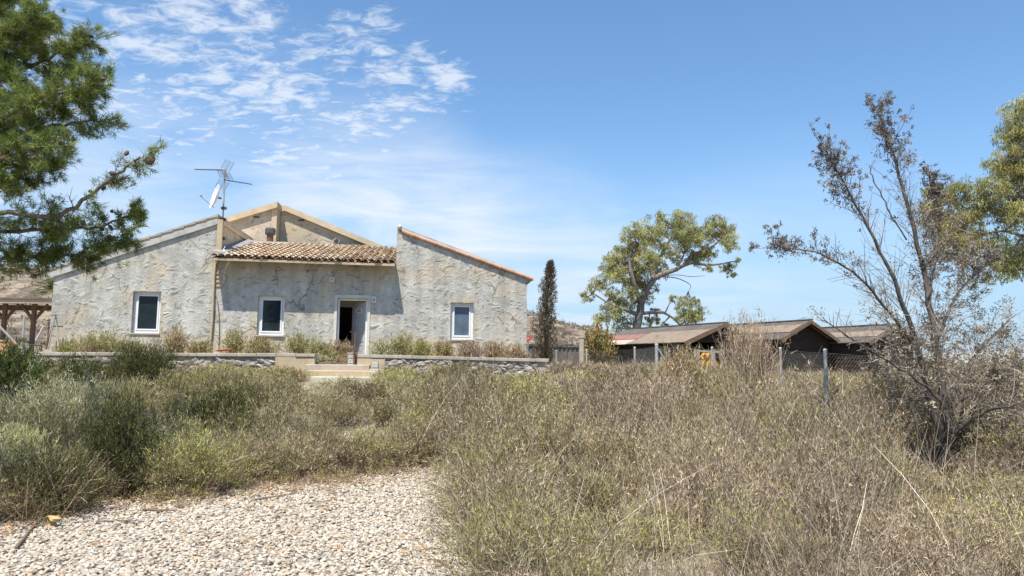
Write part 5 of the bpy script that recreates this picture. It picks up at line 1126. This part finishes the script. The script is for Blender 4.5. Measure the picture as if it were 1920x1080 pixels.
for ph in (0, .5):
    n = 16; b = len(m_.v); 
    for i in range(n):
        a = math.pi*1.35*i/(n-1)+.4+ph
        for w in (-1, -.4, .4, 1): m_.v.append((math.cos(a)*(.075-.012*abs(w))+w*.02+ph*.06, w*.035+ph*.03, .07+math.sin(a)*(.062-.01*abs(w))))
    for i in range(n-1):
        for j in range(3): q = b+i*4+j; m_.f.append((q, q+1, q+5, q+4))
o = m_.build('curled_bark', simple('dry_husk', (.42, .28, .11), (.58, .42, .20), 12), smooth=True); o.location = c; o.rotation_euler = (0, R(10), R(-35)); so_ = o.modifiers.new('s', 'SOLIDIFY'); so_.thickness = .005; tag(o, 'curled yellow piece of dry bark at the bottom left on the gravel', 'bark')
# ================================================================ SKY, SUN, CAMERA
az = math.atan2(-.995, -.10)+0; EL = R(66); sd_ = Vector((-.34*math.cos(EL), -.94*math.cos(EL), math.sin(EL))).normalized()
W = bpy.data.worlds.new('World'); scn.world = W; W.use_nodes = True; nt = W.node_tree; bg = nt.nodes['Background']
sky = N(nt, 'ShaderNodeTexSky'); sky.sky_type = 'NISHITA'; sky.sun_disc = False; sky.sun_elevation = EL; sky.sun_rotation = math.atan2(sd_.x, sd_.y); sky.air_density = 1.0; sky.dust_density = .25; sky.ozone_density = 1.6; sky.altitude = 100
tc = N(nt, 'ShaderNodeTexCoord'); D = tc.outputs['Generated']
sp_ = N(nt, 'ShaderNodeSeparateXYZ'); nt.links.new(D, sp_.inputs[0]); den = math_(nt, 'ADD', math_(nt, 'MAXIMUM', sp_.outputs[2], 0.0), .12)
cb = N(nt, 'ShaderNodeCombineXYZ'); nt.links.new(math_(nt, 'DIVIDE', sp_.outputs[0], den), cb.inputs[0]); nt.links.new(math_(nt, 'DIVIDE', sp_.outputs[1], den), cb.inputs[1])
mp = N(nt, 'ShaderNodeMapping'); mp.inputs['Rotation'].default_value = (0, 0, R(25)); mp.inputs['Scale'].default_value = (1.0, 1.5, 1); nt.links.new(cb.outputs[0], mp.inputs[0]); cvec = mp.outputs[0]
def blobsum(lst):
    acc = None
    for (px, py, r, s) in lst:
        d = ray(px, py).normalized(); n = N(nt, 'ShaderNodeVectorMath', operation='DOT_PRODUCT'); nt.links.new(D, n.inputs[0]); n.inputs[1].default_value = d
        mr = N(nt, 'ShaderNodeMapRange', interpolation_type='SMOOTHSTEP'); nt.links.new(n.outputs['Value'], mr.inputs[0]); mr.inputs[1].default_value = math.cos(math.atan(r/F)); mr.inputs[2].default_value = 1.0; mr.inputs[3].default_value = 0; mr.inputs[4].default_value = s
        acc = mr.outputs[0] if acc is None else math_(nt, 'ADD', acc, mr.outputs[0])
    return acc
puff = blobsum([(330, 50, 230, .9), (380, 110, 110, .35), (130, 10, 200, .6), (460, 40, 110, .4), (480, 110, 60, .4), (540, 215, 150, .75), (640, 240, 130, .7), (400, 195, 110, .5), (250, 150, 80, .35), (600, 110, 90, .4), (680, 90, 110, .45), (780, 130, 130, .6), (720, 165, 110, .5), (850, 170, 80, .45), (900, 230, 60, .4), (700, 100, 120, .4), (640, 190, 150, .35), (350, 290, 120, .35), (540, 290, 100, .45), (620, 300, 80, .4), (740, 325, 110, .4), (240, 240, 130, .3), (-300, 100, 400, .8), (-200, 500, 300, .6)])
n1 = noise(nt, cvec, 13, 8, .66, .5); n2 = noise(nt, cvec, 3.4, 4, .6, .6)
nn = math_(nt, 'ADD', math_(nt, 'MULTIPLY', math_(nt, 'ADD', math_(nt, 'MULTIPLY', math_(nt, 'SUBTRACT', n1, .5), 1.9), .5), .6), math_(nt, 'MULTIPLY', math_(nt, 'ADD', math_(nt, 'MULTIPLY', math_(nt, 'SUBTRACT', n2, .5), 1.35), .5), .5))
cm_ = N(nt, 'ShaderNodeMapRange', interpolation_type='SMOOTHSTEP'); nt.links.new(math_(nt, 'ADD', nn, math_(nt, 'MULTIPLY', math_(nt, 'MINIMUM', puff, .95), .40)), cm_.inputs[0]); cm_.inputs[1].default_value = .81; cm_.inputs[2].default_value = 1.16; cm_.inputs[4].default_value = .75
soft = blobsum([(700, 400, 260, .75), (620, 380, 150, .3), (820, 430, 220, .5), (980, 500, 260, .62), (330, 400, 260, .5), (60, 330, 260, .35), (1500, 560, 330, .25), (1250, 560, 260, .25), (450, 300, 300, .2), (1100, 600, 300, .25)])
n3 = noise(nt, cvec, 1.3, 6, .6, .5); soft = math_(nt, 'MULTIPLY', soft, math_(nt, 'MULTIPLY', math_(nt, 'SUBTRACT', n3, .27), 1.9), True)
mask = math_(nt, 'MAXIMUM', cm_.outputs[0], soft, True); fade = N(nt, 'ShaderNodeMapRange'); nt.links.new(sp_.outputs[2], fade.inputs[0]); fade.inputs[1].default_value = -.01; fade.inputs[2].default_value = .04
mask = math_(nt, 'MULTIPLY', mask, fade.outputs[0])
tint = mixc(nt, 1.0, sky.outputs[0], (.80, .99, 1.09), 'MULTIPLY')
hz = N(nt, 'ShaderNodeMapRange', interpolation_type='SMOOTHSTEP'); nt.links.new(sp_.outputs[2], hz.inputs[0]); hz.inputs[1].default_value = -.02; hz.inputs[2].default_value = .33; hz.inputs[3].default_value = .85; hz.inputs[4].default_value = 0
tint = mixc(nt, hz.outputs[0], tint, (2.35, 3.25, 4.45))
col = mixc(nt, mask, tint, (4.9, 5.25, 5.75)); nt.links.new(col, bg.inputs[0]); bg.inputs[1].default_value = .118
sl_ = bpy.data.lights.new('sun', 'SUN'); sl_.energy = 4.9; sl_.angle = R(.5); sl_.color = (1, .955, .89); so = bpy.data.objects.new('sun', sl_); COL.objects.link(so); so.location = (0, -10, 30); so.rotation_euler = (-sd_).to_track_quat('-Z', 'Y').to_euler()
cd = bpy.data.cameras.new('camera'); co = bpy.data.objects.new('camera', cd); COL.objects.link(co); scn.camera = co
cd.sensor_width = 36; cd.lens = 36*F/1920; cd.clip_start = .1; cd.clip_end = 9000
m4 = Matrix((rt2, up2, -fw)).transposed().to_4x4(); m4.translation = CAM; co.matrix_world = m4
scn.view_settings.view_transform = 'Standard'; scn.view_settings.look = 'None'; scn.view_settings.gamma = 1; scn.view_settings.exposure = .62
scn.render.engine = 'CYCLES'; scn.cycles.max_bounces = 6
